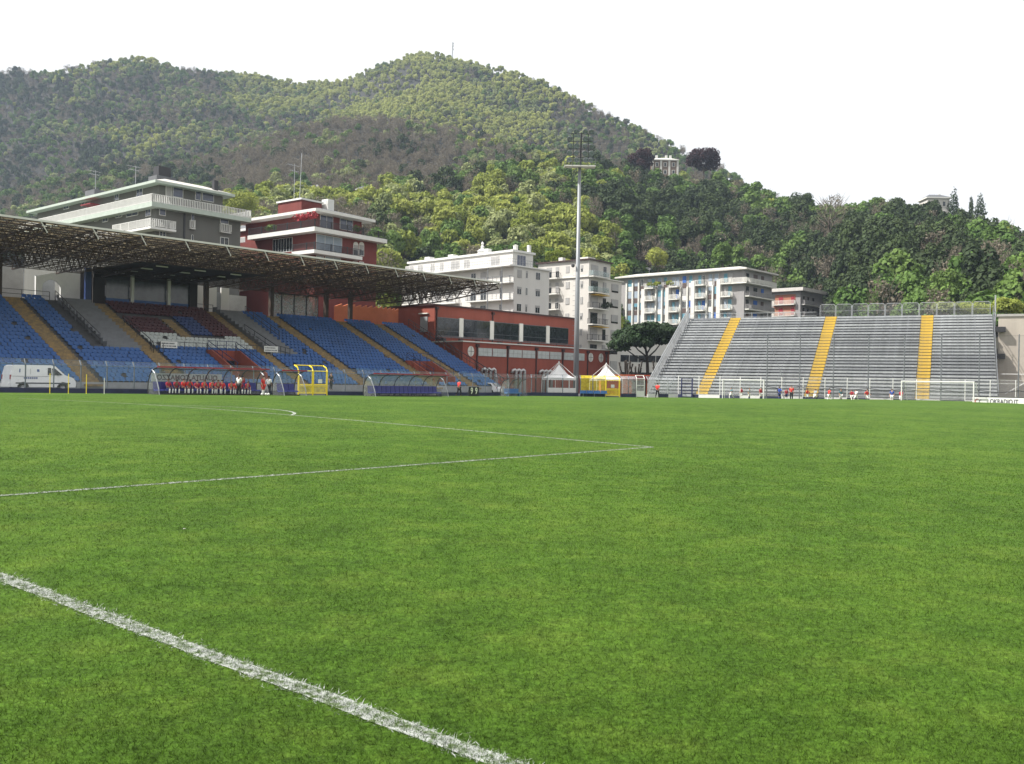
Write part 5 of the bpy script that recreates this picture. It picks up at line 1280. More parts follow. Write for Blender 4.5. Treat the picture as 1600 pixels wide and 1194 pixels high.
a0 = E.pt('L', 1050, 450)[0]; a1 = E.pt('L', 1160, 450)[0]; E.balcony('L', -1.2, E.pt('L', 1130, 430)[0], ZE, 1.25, 'slats', 'off_white', 'off_white', th=.3); m = MB(); leaf_quads(m, rgf, [((-1.0, E.pt('L', px, 440)[0], ZE + .9), (.5, 1.1, .6)) for px in (1020, 1030, 1050)], 300, .4); m.build('balcony_plants', LM['lime'], E.o)
E.aerial(5, 30, 30.2, 1.8)
# low white block seen behind the pine
p = at(1000, 560, 190); lw = root('low_building', 'low white building with dark window strips behind the umbrella pine', 'building', (p.x - 6, 190, 0), math.radians(12))
MB().box(0, 16, 0, 8, -.2, 11.5).build('wall', M['white_plaster'], lw)
for z in (2.5, 6.0): 
    w = MB().box(2, 15.5, -.06, -.002, z, z + 1.6).build('window_strip', M['white_paint'], lw)
    for k in range(7): MB().box(2.1 + k * 1.92, 3.9 + k * 1.92, -.09, -.062, z + .1, z + 1.5).build('pane', M['glass_dark'], w)
# ---- F: small block at the hill foot
Ff = Block('apartment_block', 'small grey and orange house with pale flat roof behind the steel stand', 1249, 250, 48.2, 14, 10)
Ff.body('wall', 'concrete_facade', 0, 14, 0, 10, 2, 27.4); Ff.body('roof_slab', 'roof_pale', -1.2, 15, -1.2, 11, 27.4, 28.3)
for k in range(4):
    z = 23.9 - 3.1 * k
    a, b, _, _ = Ff.rect('L', 1209, 470, 1243, 470); Ff.part('panel', 'orange_panel', 'L', a, b, .002, .05, z + .02, z + 2.7); Ff.balcony('L', a, b, z, 1.0, 'slats', 'off_white', 'off_white', th=.2)
    for x0, x1, sh in ((1217, 1224, 'red_trim'), (1236, 1242, 'red_trim')): a, b, _, _ = Ff.rect('L', x0, 470, x1, 470); Ff.win('L', (a, b, z + .05, z + 2.2), 'glass_dark', shut=sh, sf=.9, d=.05)
    Ff.balcony('R', .5, 13, z, 1.0, 'slats', 'off_white', 'concrete_facade', th=.2)
    for x0, x1 in ((1254, 1257), (1261, 1264), (1269, 1272)): a, b, _, _ = Ff.rect('R', x0, 470, x1, 470); Ff.win('R', (a, b, z + .05, z + 2.2), 'glass_dark', 'shutter_brown')
# ---- villas on the hill
def ground_at(px, dep): t = ray(px, 300)[0]; return Vector((t * dep, dep, hill_z(t, dep)))
def villa(name, label, px, dep, w, d, h, wallm, roofm, ybase, rot=0, pil=False):
    q = at(px, ybase, dep); v = root(name, label, 'house', (q.x, dep, q.z), rot)
    MB().box(-w / 2, w / 2, 0, d, -8, h).build('wall', M[wallm], v); MB().box(-w / 2 - .6, w / 2 + .6, -.6, d + .6, h, h + .45).build('cornice', M['off_white'], v)
    m = MB(); a, b = w / 2 + .5, d + .5; m.v = [(-a, -.5, h + .46), (a, -.5, h + .46), (a, b, h + .46), (-a, b, h + .46), (-a * .45, d * .45, h + 2.0), (a * .45, d * .45, h + 2.0)]; m.f = [(0, 1, 5, 4), (1, 2, 5), (2, 3, 4, 5), (3, 0, 4), (3, 2, 1, 0)]; m.m = [0] * 5
    r = m.build('roof', M[roofm], v); n = max(2, int(w / 3.4))
    for k in range(n):
        x = -w / 2 + w * (k + .5) / n
        for z in (h - 2.9, h - 6.4):
            if z < -1: continue
            wn = MB().box(x - .75, x + .75, -.08, -.002, z, z + 2.0).build('window', M['off_white'], v); MB().box(x - .5, x + .5, -.11, -.082, z + .2, z + 1.8).build('pane', M['glass_dark'], wn)
    if pil:
        for k in range(n + 1): x = -w / 2 + w * k / n; MB().box(x - .45, x + .45, -.16, -.001, -1, h).build('pilaster', M['off_white'], v)
        for x in (-3.5, 1.0, 3.0): MB().box(x - .5, x + .5, d * .4, d * .4 + .9, h + 1.2, h + 3.2).build('chimney', M['off_white'], r)
    else: MB().box(w * .2, w * .2 + .7, d * .5, d * .5 + .7, h + 1, h + 2.4).build('chimney', M['off_white'], r)
    return v
villa('villa', 'brown stone villa with white framed windows between two purple beeches', 1039, 434, 11.6, 8, 8.4, 'stone_brown', 'roof_pale', 279, 0, True)
villa('house', 'cream house with hipped roof on the right hand hilltop', 1466, 338, 8.0, 7, 6.0, 'cream_plaster', 'roof_slate', 336)
villa('house', 'small stone house in the trees left above the red block', 487, 352, 5.2, 5, 5.5, 'cream_plaster', 'roof_slate', 319)
villa('house', 'small grey roofed house in the trees right above the red block', 570, 356, 6.2, 5, 5.0, 'stone_brown', 'roof_slate', 318)
# summit mast
q = at(707, 86, 955); sm = root('antenna_mast', 'thin lattice radio mast on the hill summit', 'mast', (q.x, 955, q.z - 4), 0); m = MB()
for s in ((-1, -1), (1, -1), (0, 1)): m.bar((s[0] * .6, s[1] * .6, 0), (s[0] * .2, s[1] * .2, 17), .16)
for k in range(8): z = 2 * k; m.bar((-.6 + .05 * k, -.5, z), (.6 - .05 * k, -.5, z + 2), .1)
m.build('lattice', M['zinc_dark'], sm)
for z in (9, 12.5, 15): MB().lathe([(.1, z), (.8, z + .2), (.8, z + 1.0), (0, z + 1.1)], 8, (.7, -.4)).build('dish', M['zinc'], sm)
# ================================================================== distinct trees
def tree_thing(name, label, p, crown_mb, trunk_mb_, leaf, bark='bark', s=1.0, rz=0.0, group=None):
    t = root(name, label, 'tree', p, rz, group); t.scale = (s, s, s)
    me = bpy.data.meshes.new('crown'); me.from_pydata([tuple(v) for v in crown_mb.v], [], crown_mb.f); me.materials.append(LM[leaf]); link('crown', me, t)
    if trunk_mb_: trunk_mb_.build('trunk', M[bark], t, smooth=True)
    return t
def broad(name, label, px, ytop, ybase, depth, wpx, leaf, seed, leaves=1500, on_hill=True, size=.5, low=.12):
    rg = random.Random(seed); q = at(px, ybase, depth); top = at(px, ytop, depth).z; H = top - q.z; w = wpx / F_PX * depth / 2
    c = MB(); L = []; cz = H * (.5 + low * .5); rz_ = H * (.5 - low * .5)
    L = broad_lobes(rg, 16, w * 1.02, rz_, cz); leaf_quads(c, rg, L, leaves, size * max(.5, H / 12)); t = MB(); trunk_mb(t, rg, H * .7, max(.15, H * .022), 5, w * .7, -2)
    return tree_thing(name, label, (q.x, q.y, q.z), c, t, leaf)
broad('copper_beech', 'round purple leaved beech left of the hilltop villa', 1001, 227, 276, 428, 40, 'copper', 1, 4200, size=.62)
broad('copper_beech', 'wide purple leaved beech right of the hilltop villa', 1099, 228, 280, 428, 50, 'copper', 2, 5200, size=.62)
def column(name, label, px, ytop, ybase, depth, wpx, leaf, seed, p=.5):
    rg = random.Random(seed); q = at(px, ybase, depth); H = at(px, ytop, depth).z - q.z; w = wpx / F_PX * depth / 2; c = MB(); L = []
    for k in range(14): z = H * (.06 + .9 * k / 13); rr_ = w * (1 - (k / 13.6) ** 1.6) ** p * rg.uniform(.85, 1.1) + .1; L.append(((rg.gauss(0, .1) * w, rg.gauss(0, .1) * w, z), (rr_, rr_, H * .075)))
    leaf_quads(c, rg, L, 1100, .045 * H); t = MB(); trunk_mb(t, rg, H * .8, .18, 0, 1, -2); return tree_thing(name, label, q, c, t, leaf, 'bark_dark')
column('cypress', 'dark broad cypress behind the floodlight lamps', 926, 226, 272, 425, 20, 'dark', 3, .45)
column('cypress', 'slim dark cypress right of the cream hilltop house', 1517, 307, 338, 336, 7, 'dark', 4)
column('fir_tree', 'small dark fir at the right of the hilltop cypress', 1531, 300, 338, 338, 17, 'pine', 5, 1.0)
column('fir_tree', 'thin open topped pine beside the cream hilltop house', 1490, 293, 336, 337, 17, 'pine', 6, .8)
column('fir_tree', 'pointed green conifer on the slope behind the steel stand', 1422, 398, 470, 230, 34, 'mid', 7, 1.0)
column('fir_tree', 'small pointed conifer above the fence of the steel stand', 1367, 452, 486, 205, 26, 'mid', 8, 1.0)
for a in (('broadleaf_tree', 'bright yellow green tree on the slope left of the floodlight', 765, 262, 325, 360, 56, 'bright', 11), ('broadleaf_tree', 'yellow green tree behind the white block roof', 830, 372, 415, 260, 42, 'bright', 12),
          ('broadleaf_tree', 'light green bush right of the white block chimney', 866, 388, 418, 240, 34, 'lime', 13), ('broadleaf_tree', 'bright green tree between the grey and the red blocks', 372, 290, 345, 250, 62, 'bright', 14),
          ('broadleaf_tree', 'fresh green tree low on the slope at right', 1476, 418, 480, 190, 52, 'mid', 15), ('cedar_tree', 'flat topped yellow green cedar above the beige wall', 1524, 468, 500, 150, 84, 'lime', 16),
          ('shrub', 'yellow green shrub above the beige wall at right edge', 1575, 462, 503, 148, 52, 'bright', 17), ('broadleaf_tree', 'light green tree above the pilastered block', 1028, 383, 430, 262, 40, 'bright', 18),
          ('broadleaf_tree', 'tall light green tree behind the roof of the pilastered block', 1130, 372, 432, 268, 34, 'mid', 19), ('broadleaf_tree', 'dark round evergreen on the skyline of right hill', 1250, 297, 335, 388, 38, 'dark', 20),
          ('broadleaf_tree', 'mid green tree on the slope right of the dark evergreen', 1345, 352, 410, 300, 46, 'mid', 22), ('shrub', 'pale shrub inside the mesh fence on top of the steel stand', 1478, 470, 498, 152, 46, 'pale', 23), ('broadleaf_tree', 'broad mid green tree above the right end of the hill', 1385, 330, 400, 310, 60, 'mid', 24)):
    broad(*a[:7], a[7], a[8], 2600, size=.62)
# bare pale tree on the right skyline
rg = random.Random(31); q = at(1296, 380, 330); t = MB(); trunk_mb(t, rg, 14, .3, 9, 6, -2); c = MB()
for _ in range(240):
    a = rg.random() * 6.28; z = rg.uniform(6, 15); r0 = rg.uniform(.5, 5); p_ = Vector((math.cos(a) * r0, math.sin(a) * r0, z)); c.ring_tube([p_, p_ + Vector((math.cos(a), math.sin(a), 1.2)) * rg.uniform(.8, 2)], [.09, .03], 3, False)
tree_thing('bare_tree', 'leafless pale branched tree on right hillside', q, c, t, 'brown', 'bark')
# umbrella pine
q = at(1010, 586, 150); rg = random.Random(32); H = at(1010, 495, 150).z; c = MB(); L = []
for k in range(26):
    x = rg.uniform(-4.6, 5.2); y = rg.uniform(-3.6, 3.6); h = H - 1.6 - .055 * x * x - .04 * y * y - (1.5 if x < -3.2 else 0) + rg.uniform(-.35, .3); L.append(((x, y, h), (rg.uniform(1.0, 1.7), rg.uniform(1.0, 1.6), rg.uniform(.6, .95))))
for k in range(34): L.append(((rg.uniform(-4.4, 4.8), rg.uniform(-3.4, 3.4), H - rg.uniform(2.4, 4.4)), (1.35, 1.35, .85)))
for k in range(8): L.append(((rg.uniform(-4.4, -2.2), rg.uniform(-2, 2), H - rg.uniform(3.6, 5.6)), (1.0, 1.0, .7)))
leaf_quads(c, rg, L, 17000, .42); t = MB(); t.ring_tube([(0.25, 0, -.3), (.2, 0, 3.5), (.05, 0, 6.2), (-.4, 0, 8.2)], [.32, .27, .22, .14], 8)
for e, h0 in (((-3.2, -.8, H - 3.4), 6.0), ((3.2, .6, H - 3.0), 5.8), ((-1.4, 1.4, H - 2.4), 6.8), ((1.6, -1.2, H - 2.4), 6.6), ((-4.0, .5, H - 4.8), 5.2)): t.ring_tube([(.05, 0, h0), (e[0] * .45, e[1] * .45, h0 + (e[2] - h0) * .35), e], [.15, .11, .05], 6)
tree_thing('umbrella_pine', 'dark umbrella pine with flat crown left of the steel stand', (q.x, 150, 0), c, t, 'pine', 'bark_dark')
# pollarded trees: dark stubby branches
for k, (px, h, dx, lb) in enumerate(((978, 4.8, 0, 'leftmost pollarded bare tree under the umbrella pine'), (994, 4.5, 1, 'pollarded bare tree just left of the umbrella pine trunk'), (1028, 4.6, 2, 'pollarded bare tree right of the pine trunk beside the steel stand'))):
    rg = random.Random(60 + k); q = at(px, 590, 138); t = root('pollarded_tree', lb, 'tree', (q.x, 138, 0), rg.random(), 'pollarded trees left of the steel stand'); b = MB(); b.ring_tube([(0, 0, -.2), (0, 0, 1.8), (0, 0, 2.6)], [.26, .22, .24], 8); b.build('trunk', M['bark_dark'], t, smooth=True)
    for j in range(7):
        a = 6.28 * j / 7 + rg.random() * .5; r_ = rg.uniform(.6, 1.2); zt_ = rg.uniform(h - 1.0, h + .5); MB().ring_tube([(0, 0, 2.2), (math.cos(a) * r_ * .6, math.sin(a) * r_ * .6, 3.0), (math.cos(a) * r_, math.sin(a) * r_, zt_ - .4), (math.cos(a) * r_ * 1.05, math.sin(a) * r_ * 1.05, zt_)], [.16, .13, .11, .17], 6).build('limb', M['bark_dark'], t, smooth=True)

# ================================================================== vehicles
def loft(m, prof, yw, inset):
    n = len(prof); b = len(m.v)
    def w(z): return yw - max(0, z - inset[0]) * inset[1]
    for s in (-1, 1): m.v += [(x, s * w(z), z) for x, z in prof]
    m.f.append(tuple(b + i for i in range(n))); m.f.append(tuple(b + n + i for i in reversed(range(n)))); m.m += [0, 0]
    for i in range(n): m.f.append((b + i, b + n + i, b + n + (i + 1) % n, b + (i + 1) % n)); m.m.append(0)
    return m
def wheels(v, xs, r, y):
    ty = MB(); ty.v = []; q = MB().lathe([(r * .55, -.1), (r * .95, -.11), (r, -.06), (r, .06), (r * .95, .11), (r * .55, .1)], 18); q.v = [(x, z, y_) for x, y_, z in q.v]; tm_ = q.mesh('tyre', M['rubber'], True)
    q = MB().lathe([(0, -.06), (r * .2, -.09), (r * .5, -.07), (r * .6, -.1), (r * .6, .1), (r * .5, .07), (0, .06)], 18); q.v = [(x, z, y_) for x, y_, z in q.v]; rm = q.mesh('rim', M['chrome'], True)
    for x in xs:
        for s in (-1, 1): w = root('wheel', None, None, (x, s * y, r)); w.parent = v; link('tyre', tm_, w); link('rim', rm, w)
vu = upx(10, 76.0); vz = zuv(vu, 71)
van = root('van', 'white delivery van parked behind the fence at far left', 'van', UV(vu + .1, 76.4, vz), ANG)
vp = [(.02, .38), (0, .8), (.04, 1.35), (.16, 1.95), (.34, 2.06), (3.0, 2.08), (3.35, 2.0), (4.05, 1.32), (4.62, 1.12), (4.86, .86), (4.9, .55), (4.86, .36), (4.35, .36), (4.32, .55), (4.12, .74), (3.85, .78), (3.6, .7), (3.45, .5), (3.42, .36), (1.35, .36), (1.32, .5), (1.17, .7), (.92, .78), (.65, .7), (.5, .5), (.47, .36)]
loft(MB(), vp, .95, (1.0, .14)).build('body', M['car_white'], van)
wheels(van, (.91, 3.88), .33, .84)
def side_panel(m, pts, off, yw=.95, ins=(1.0, .14)):
    for s in (-1, 1): m.quad(*[(x, s * (yw - max(0, z - ins[0]) * ins[1] + off), z) for x, z in pts])
    return m
side_panel(MB(), [(2.72, 1.30), (2.74, 1.86), (2.9, 1.88), (3.0, 1.86), (3.02, 1.30)], .006).build('side_window', M['glass_dark'], van)
side_panel(MB(), [(3.08, 1.28), (3.08, 1.84), (3.3, 1.84), (3.86, 1.32)], .006).build('side_window', M['glass_dark'], van)
w_ = .95 - .5 * .14; MB().quad((3.40, -.76, 1.985), (4.03, -.84, 1.37), (4.03, .84, 1.37), (3.40, .76, 1.985)).build('windscreen', M['glass_dark'], van); van.children[-1].location = (.012, 0, .012)
q = MB(); [side_panel(q, [(a, .5 if k < 2 else .62), (a, 1.8), (a + .018, 1.8), (a + .018, .5 if k < 2 else .62)], .004) for k, a in enumerate((1.45, 2.62, 3.06))]; side_panel(q, [(.1, 1.18), (3.0, 1.18), (3.0, 1.20), (.1, 1.20)], .004); q.build('door_gap', M['letter_dark'], van)
side_panel(MB(), [(.35, .62), (4.45, .62), (4.45, .72), (.35, .72)], .012).build('side_moulding', M['letter_dark'], van)
q = MB(); xx = .95
for k in range(7): side_panel(q, [(xx, 1.0), (xx, 1.13), (xx + .11, 1.13), (xx + .09, 1.0)], .006); xx += .15
q.build('lettering', M['logo_blue'], van)
q = MB(); [side_panel(q, [(1.93, 1.55), (1.93, 1.75), (2.12, 1.75), (2.12, 1.55)], .005), side_panel(q, [(.62, 1.5), (.66, 1.78), (.74, 1.75), (.70, 1.48)], .005)]; q.build('emblem', M['logo_blue'], van)
MB().box(4.80, 4.97, -.86, .86, .34, .62).build('front_bumper', M['letter_dark'], van); MB().box(-.1, .06, -.88, .88, .36, .66).build('rear_bumper', M['car_white'], van)
for s in (-1, 1):
    MB().box(4.56, 4.80, s * .72 - .16, s * .72 + .16, .88, 1.10).build('headlight', M['chrome'], van); MB().box(-.02, .06, s * .84 - .07, s * .84 + .07, .95, 1.3).build('tail_light', M['red_trim'], van); MB().box(3.45, 3.62, s * 1.0 - .06, s * 1.0 + .06, 1.3, 1.5).build('wing_mirror', M['letter_dark'], van)
ccu = upx(781, 78); car = root('car', 'small white car behind the fence near the tents', 'car', UV(ccu + 1.5, 79.5, 0), ANG + math.pi / 2 + .25)
cpf = [(0, .35), (-.02, .75), (.15, 1.0), (.75, 1.42), (1.9, 1.46), (2.75, .98), (3.6, .82), (3.72, .6), (3.7, .32), (3.3, .32), (3.2, .55), (2.95, .65), (2.7, .55), (2.6, .32), (1.05, .32), (.95, .55), (.7, .65), (.45, .55), (.35, .32)]
loft(MB(), cpf, .82, (.85, .3)).build('body', M['car_white'], car); wheels(car, (.7, 2.95), .29, .73)
side_panel(MB(), [(.55, 1.0), (.85, 1.36), (1.8, 1.39), (2.5, 1.0)], .008, .82, (.85, .3)).build('side_window', M['glass_dark'], car); MB().quad((1.95, -.62, 1.45), (2.72, -.74, 1.01), (2.72, .74, 1.01), (1.95, .62, 1.45)).build('windscreen', M['glass_dark'], car, loc=(.01, 0, .012))
MB().quad((.10, -.74, 1.01), (.70, -.62, 1.42), (.70, .62, 1.42), (.10, .74, 1.01)).build('rear_window', M['glass_dark'], car, loc=(-.012, 0, .012))
for s in (-1, 1): MB().box(3.5, 3.68, s * .58 - .14, s * .58 + .14, .66, .80).build('headlight', M['chrome'], car); MB().box(-.03, .06, s * .66 - .08, s * .66 + .08, .72, .92).build('tail_light', M['red_trim'], car)

# ================================================================== people
def skin_mesh(name, verts, edges, radii, root_i, lv=1):
    me = bpy.data.meshes.new(name); me.from_pydata(verts, edges, []); o = bpy.data.objects.new(name, me); COL.objects.link(o)
    md = o.modifiers.new('skin', 'SKIN'); md.use_smooth_shade = True
    lay = me.skin_vertices[0].data
    for i, r in enumerate(radii): lay[i].radius = (r, r) if not hasattr(r, '__len__') else r; lay[i].use_root = (i == root_i)
    sb2 = o.modifiers.new('sub', 'SUBSURF'); sb2.levels = lv; sb2.render_levels = lv
    dg = bpy.context.evaluated_depsgraph_get(); out_ = bpy.data.meshes.new_from_object(o.evaluated_get(dg)); bpy.data.objects.remove(o); out_.materials.clear(); out_.materials.append(None); return out_
def pose_joints(kind):
    J = dict(pelvis=(0, 0, .53), waist=(0, 0, .62), chest=(0, -.005, .74), neck=(0, -.005, .835), head0=(0, -.015, .88), head1=(0, -.02, .955), nose=(0, -.066, .915))
    for s, n in ((-1, 'l'), (1, 'r')):
        J.update({n + 'sh': (s * .105, 0, .805), n + 'el': (s * .135, .02, .645), n + 'wr': (s * .14, -.03, .50), n + 'hip': (s * .052, 0, .50), n + 'kn': (s * .056, -.01, .28), n + 'an': (s * .058, .01, .045), n + 'to': (s * .066, -.085, .02)})
    if kind in ('walk', 'run'):
        k = 1.0 if kind == 'walk' else 1.5
        J['lkn'] = (-.056, -.10 * k, .29); J['lan'] = (-.056, -.10 * k - .0, .07); J['lto'] = (-.06, -.18 * k, .05); J['rkn'] = (.056, .05 * k, .29); J['ran'] = (.056, .17 * k, .085 * k); J['rto'] = (.062, .11 * k, .035)
        J['lel'] = (-.135, .09 * k, .66); J['lwr'] = (-.13, .06 * k, .53); J['rel'] = (.135, -.06 * k, .66); J['rwr'] = (.11, -.15 * k, .58)
    if kind == 'point': J['rel'] = (.20, -.05, .74); J['rwr'] = (.27, -.12, .80)
    if kind in ('sit', 'lean'):
        for n in J: J[n] = (J[n][0], J[n][1], J[n][2] - .255)
        ln = .0 if kind == 'sit' else -.10
        for n, f in (('waist', .3), ('chest', .7), ('neck', 1), ('head0', 1.2), ('head1', 1.35), ('nose', 1.3)): J[n] = (J[n][0], J[n][1] + ln * f, J[n][2] - (.02 * f if ln else 0))
        for s, n in ((-1, 'l'), (1, 'r')):
            J[n + 'sh'] = (s * .105, ln * .9, .55); J[n + 'el'] = (s * .145, -.06 + ln, .40); J[n + 'wr'] = (s * .08, -.19 + ln * .4, .33); J[n + 'hip'] = (s * .055, -.02, .25); J[n + 'kn'] = (s * .085, -.235, .275); J[n + 'an'] = (s * .085, -.215, .045); J[n + 'to'] = (s * .095, -.30, .02)
    return J
PCACHE = {}
def person_parts(kind):
    if kind in PCACHE: return PCACHE[kind]
    J = pose_joints(kind); N = list(J); V = [J[n] for n in N]; ix = {n: i for i, n in enumerate(N)}
    E_ = [('pelvis', 'waist'), ('waist', 'chest'), ('chest', 'neck'), ('neck', 'head0'), ('head0', 'head1'), ('head0', 'nose')]
    for n in 'lr': E_ += [('chest', n + 'sh'), (n + 'sh', n + 'el'), (n + 'el', n + 'wr'), ('pelvis', n + 'hip'), (n + 'hip', n + 'kn'), (n + 'kn', n + 'an'), (n + 'an', n + 'to')]
    R_ = dict(pelvis=.078, waist=.068, chest=.082, neck=.030, head0=.052, head1=.050, nose=.010, sh=.040, el=.026, wr=.018, hip=.052, kn=.036, an=.024, to=.020)
    rad = [R_[n if n in R_ else n[1:]] for n in N]; ed = [(ix[a], ix[b]) for a, b in E_]
    for n in 'lr':                               # palm and five fingers
        w = Vector(J[n + 'wr']); e = Vector(J[n + 'el']); d = (w - e).normalized(); sd = d.cross(Vector((0, 1, 0)))
        sd = sd.normalized() if sd.length > .1 else Vector((1, 0, 0)); i0 = len(V); V.append(tuple(w + d * .035)); rad.append(.017); ed.append((ix[n + 'wr'], i0))
        for k, (o_, l_) in enumerate(((-.018, .040), (-.006, .047), (.006, .045), (.017, .036), (.026, .022))):
            i1 = len(V); V.append(tuple(w + d * (.035 + l_ if k < 4 else .03 + l_ * .6) + sd * o_ + Vector((0, -.006, 0)))); rad.append(.0052); ed.append((i0, i1))
    out_ = {'body': skin_mesh('body', V, ed, rad, ix['pelvis'])}
    def sub(names, edges, grow, nm, extra=None):
        vv = [J[n] for n in names]; r2 = [R_[n if n in R_ else n[1:]] + grow for n in names]; m = {n: i for i, n in enumerate(names)}
        return skin_mesh(nm, vv, [(m[a], m[b]) for a, b in edges], r2, 0)
    out_['shirt'] = sub(['pelvis', 'waist', 'chest', 'lsh', 'rsh', 'lel', 'rel'], [('pelvis', 'waist'), ('waist', 'chest'), ('chest', 'lsh'), ('chest', 'rsh'), ('lsh', 'lel'), ('rsh', 'rel')], .011, 'shirt')
    out_['trousers'] = sub(['pelvis', 'lhip', 'rhip', 'lkn', 'rkn', 'lan', 'ran'], [('pelvis', 'lhip'), ('pelvis', 'rhip'), ('lhip', 'lkn'), ('rhip', 'rkn'), ('lkn', 'lan'), ('rkn', 'ran')], .012, 'trousers')
    out_['shorts'] = sub(['pelvis', 'lhip', 'rhip', 'lkn', 'rkn'], [('pelvis', 'lhip'), ('pelvis', 'rhip'), ('lhip', 'lkn'), ('rhip', 'rkn')], .016, 'shorts')
    for n in 'lr':
        out_['sock' + n] = sub([n + 'kn', n + 'an'], [(n + 'kn', n + 'an')], .006, 'sock'); out_['shoe' + n] = sub([n + 'an', n + 'to'], [(n + 'an', n + 'to')], .008, 'shoe')
    h = MB().lathe([(.0565, -.012), (.060, .012), (.052, .040), (.030, .058), (0, .064)], 12); a = J['head1']; h.v = [(x + a[0], y + a[1] + .010, z + a[2] - .012) for x, y, z in h.v]; out_['hair'] = h.mesh('hair', None, True)
    PCACHE[kind] = out_; return out_
def person(label, p, rz, h, kind, shirt, leg, legm, socks=None, group=None, skin='skin', hair='hair', shoe='cloth_black', dz=0.0):
    P = person_parts(kind); r = root('person', label, 'person', (p[0], p[1], p[2] + dz), rz, group); r.scale = (h, h, h)
    def put(key, nm, m):
        o = link(nm, P[key], r); o.material_slots[0].link = 'OBJECT'; o.material_slots[0].material = M[m]; return o
    put('body', 'body', skin); put('shirt', 'shirt', shirt); put(leg, leg, legm); put('hair', 'hair', hair)
    for n in 'lr':
        put('shoe' + n, 'shoe', shoe)
        if socks: put('sock' + n, 'sock', socks)
    return r
# seated players in the long dugout
def dug(px, dv=0.0, v=69.0): u = upx(px, v); return UV(u, v + dv, zuv(u, v) + .02)
seat_px_ = [266, 278, 290, 298, 311, 320, 332, 343, 350, 363, 372, 379, 388]
names = ['at the left end of the long dugout bench', 'second from the left on the dugout bench', 'third from the left on the dugout bench', 'fourth from the left on the dugout bench', 'in the middle of the dugout bench left of the gap', 'just right of the gap in the dugout bench', 'two places left of the standing white shirt', 'next to the standing white shirt on its left', 'half hidden behind the standing white shirt', 'just right of the standing white shirt', 'third from the right on the dugout bench', 'second from the right on the dugout bench', 'at the right end of the dugout bench']
for k, px in enumerate(seat_px_):
    person('seated person in red ' + names[k], dug(px, .32), ANG + random.uniform(-.3, .3), random.uniform(1.58, 1.72), random.choice(('sit', 'lean', 'lean')), random.choice(('cloth_red', 'cloth_red', 'cloth_crimson')), 'shorts', 'cloth_navy', 'cloth_white', 'players seated in the long dugout', random.choice(('skin', 'skin', 'skin_dark')), random.choice(('hair', 'hair_brown')))
person('standing person in white shirt and black trousers before the long dugout', dug(357, -1.6), ANG - 1.2, 1.72, 'stand', 'cloth_white', 'trousers', 'cloth_black', skin='skin_dark')
person('standing person in red at the right end of the long dugout', dug(401, -1.0), ANG + .4, 1.66, 'stand', 'cloth_red', 'shorts', 'cloth_red', 'cloth_white')
person('person in crimson standing inside the long dugout right end', dug(388, .9), ANG, 1.62, 'stand', 'cloth_crimson', 'trousers', 'cloth_navy')
person('person in white shirt and dark trousers between the two dugouts', dug(418, -.2), ANG + 2.2, 1.66, 'stand', 'cloth_white', 'trousers', 'cloth_black', skin='skin_dark')
person('dark clothed person behind the fence right of the yellow gate', UV(upx(517, 73.2), 73.2, zuv(53, 71) + .5), ANG, 1.68, 'stand', 'cloth_black', 'trousers', 'cloth_black')
person('person in red top and black trousers walking right of the empty dugout', dug(702.5, -1.4, 69.6), ANG + 1.45, 1.74, 'walk', 'cloth_red', 'trousers', 'cloth_black')
q = at(1027, 622, 109.0); person('person in red jacket and black trousers walking by the far corner', (q.x, q.y, 0), 2.6, 1.78, 'walk', 'cloth_red', 'trousers', 'cloth_black')
far_people = [(1143, 'run', 'cloth_teal', 'cloth_white', 1.42, 'in dark green shirt leftmost before the white training goal'), (1159, 'walk', 'cloth_crimson', 'cloth_white', 1.45, 'in crimson shirt inside the white training goal'), (1171, 'stand', 'cloth_grey', 'cloth_white', 1.42, 'in pale grey shirt in front of the training goal'), (1189, 'stand', 'cloth_crimson', 'cloth_white', 1.5, 'in crimson shirt at the right post of the training goal'),
    (1218, 'run', 'cloth_blue', 'cloth_navy', 1.62, 'in blue shirt running by the leaning stay'), (1229, 'stand', 'cloth_crimson', 'cloth_navy', 1.42, 'in crimson shirt and dark shorts left of the tall red coach'), (1237, 'stand', 'cloth_red', 'cloth_black', 1.78, 'tall in red jacket and black trousers beside the leaning stay'), (1262, 'run', 'cloth_red', 'cloth_white', 1.45, 'in red shirt running at the foot of the middle yellow stair'), (1274, 'run', 'cloth_grey', 'cloth_white', 1.45, 'in grey shirt striding right of the middle yellow stair'),
    (1296, 'walk', 'cloth_red', 'cloth_white', 1.5, 'in red shirt beside a net pole midway along the steel stand'), (1314, 'stand', 'cloth_teal', 'cloth_white', 1.52, 'in teal shirt standing midway along the steel stand'), (1331, 'run', 'cloth_crimson', 'cloth_white', 1.4, 'in crimson shirt half behind the bending white one'), (1338, 'run', 'cloth_white', 'cloth_white', 1.45, 'all in white bending forward midway along the stand'), (1355, 'run', 'cloth_red', 'cloth_white', 1.5, 'in red shirt running left of the far goal'), (1394, 'stand', 'cloth_blue', 'cloth_white', 1.6, 'in blue shirt left of the far goal post'), (1408, 'walk', 'cloth_crimson', 'cloth_white', 1.48, 'in crimson shirt at the left post of the far goal')]
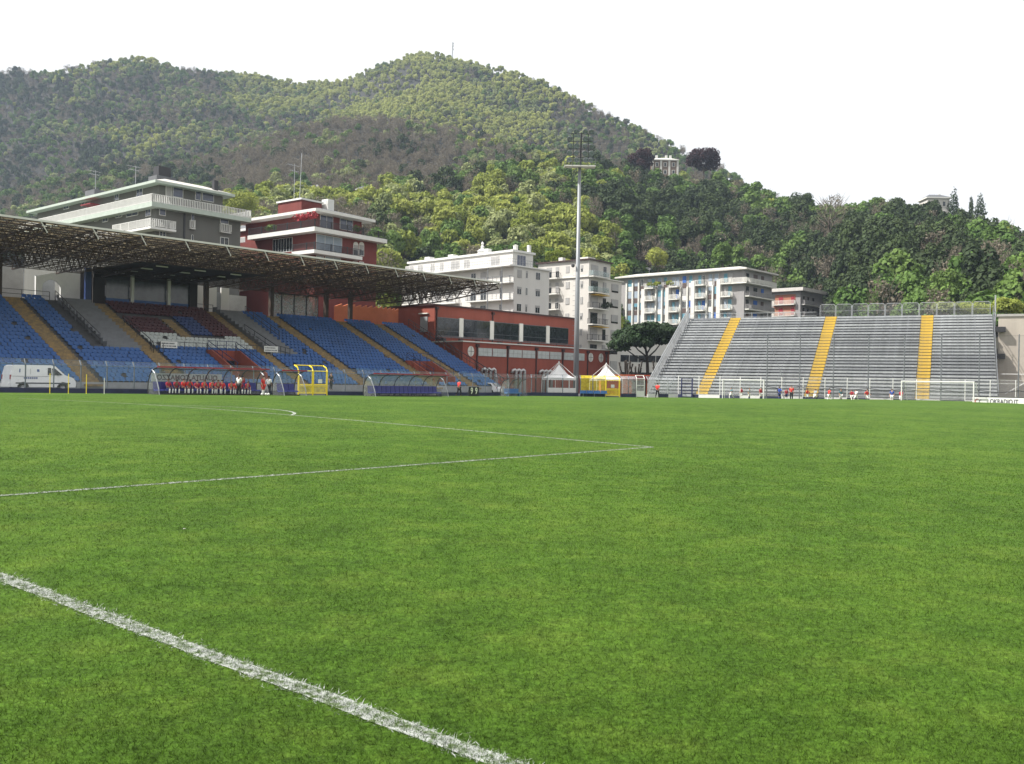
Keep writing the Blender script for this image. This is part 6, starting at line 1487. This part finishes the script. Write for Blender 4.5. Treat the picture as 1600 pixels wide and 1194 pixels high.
for px, kd, sh_, lg_, h, lb in far_people:
    e = enx(px, 111.5); p = EN(e, 111.5, 0); tall = h > 1.7
    person('person ' + lb, (p.x, p.y, 0), random.uniform(0, 6.28) if kd != 'stand' else random.uniform(-.8, .8), h, kd, sh_, 'trousers' if tall else 'shorts', lg_, None if tall else random.choice(('cloth_white', 'cloth_white', 'cloth_navy')), 'players warming up at the far end', random.choice(('skin', 'skin', 'skin_dark')), random.choice(('hair', 'hair_brown')))
# two footballs on the grass before the dugout
def ball(p, label):
    bm = bmesh.new(); bmesh.ops.create_icosphere(bm, subdivisions=2, radius=.11); me = bpy.data.meshes.new('ball'); bm.to_mesh(me); bm.free(); me.materials.append(M['white_paint']); me.materials.append(M['letter_dark'])
    me.polygons.foreach_set('use_smooth', [True] * len(me.polygons)); dirs = [Vector(v.co).normalized() for v in me.vertices][:12]
    for f in me.polygons:
        if max(Vector(f.center).normalized().dot(d) for d in dirs) > .955: f.material_index = 1
    o = link('football', me, None, (p.x, p.y, p.z + .11)); tag(o, label, 'ball')
for px, lb in ((390, 'left white football on the grass at the dugout right end'), (396, 'middle white football on the grass at the dugout right end'), (400, 'right white football at the feet of the red player')): ball(dug(px, -1.9), lb)
# scrap of paper on the pitch
u_, v_ = 9.2, 10.6; q = MB(); q.quad((-.03, 0, .02), (.01, -.015, .025), (.02, .02, .03), (-.015, .02, .02)); q.quad((.01, -.015, .025), (.05, 0, .02), (.02, .02, .03)); pq = at(285, 836, 1450 * EYE / (836 - 587)); tag(q.build('paper_scrap', M['white_paint'], None, loc=(pq.x, pq.y, .04)), 'tiny white paper scrap lying on the near grass', 'paper')
# ================================================================== haze: the air over the valley
hz = MB().box(-1150, 1150, -60, 1720, -2.0, 420)
hm_ = bpy.data.materials.new('haze_air'); hm_.use_nodes = True; n = hm_.node_tree.nodes; l = hm_.node_tree.links; n.remove(n['Principled BSDF'])
pv = n.new('ShaderNodeVolumePrincipled'); pv.inputs['Color'].default_value = (.66, .80, 1.0, 1); pv.inputs['Density'].default_value = .00016; pv.inputs['Anisotropy'].default_value = .25
l.new(pv.outputs[0], n['Material Output'].inputs['Volume'])
tag(hz.build('haze', hm_), 'pale blue haze in the air over the valley', 'haze', kind='stuff')
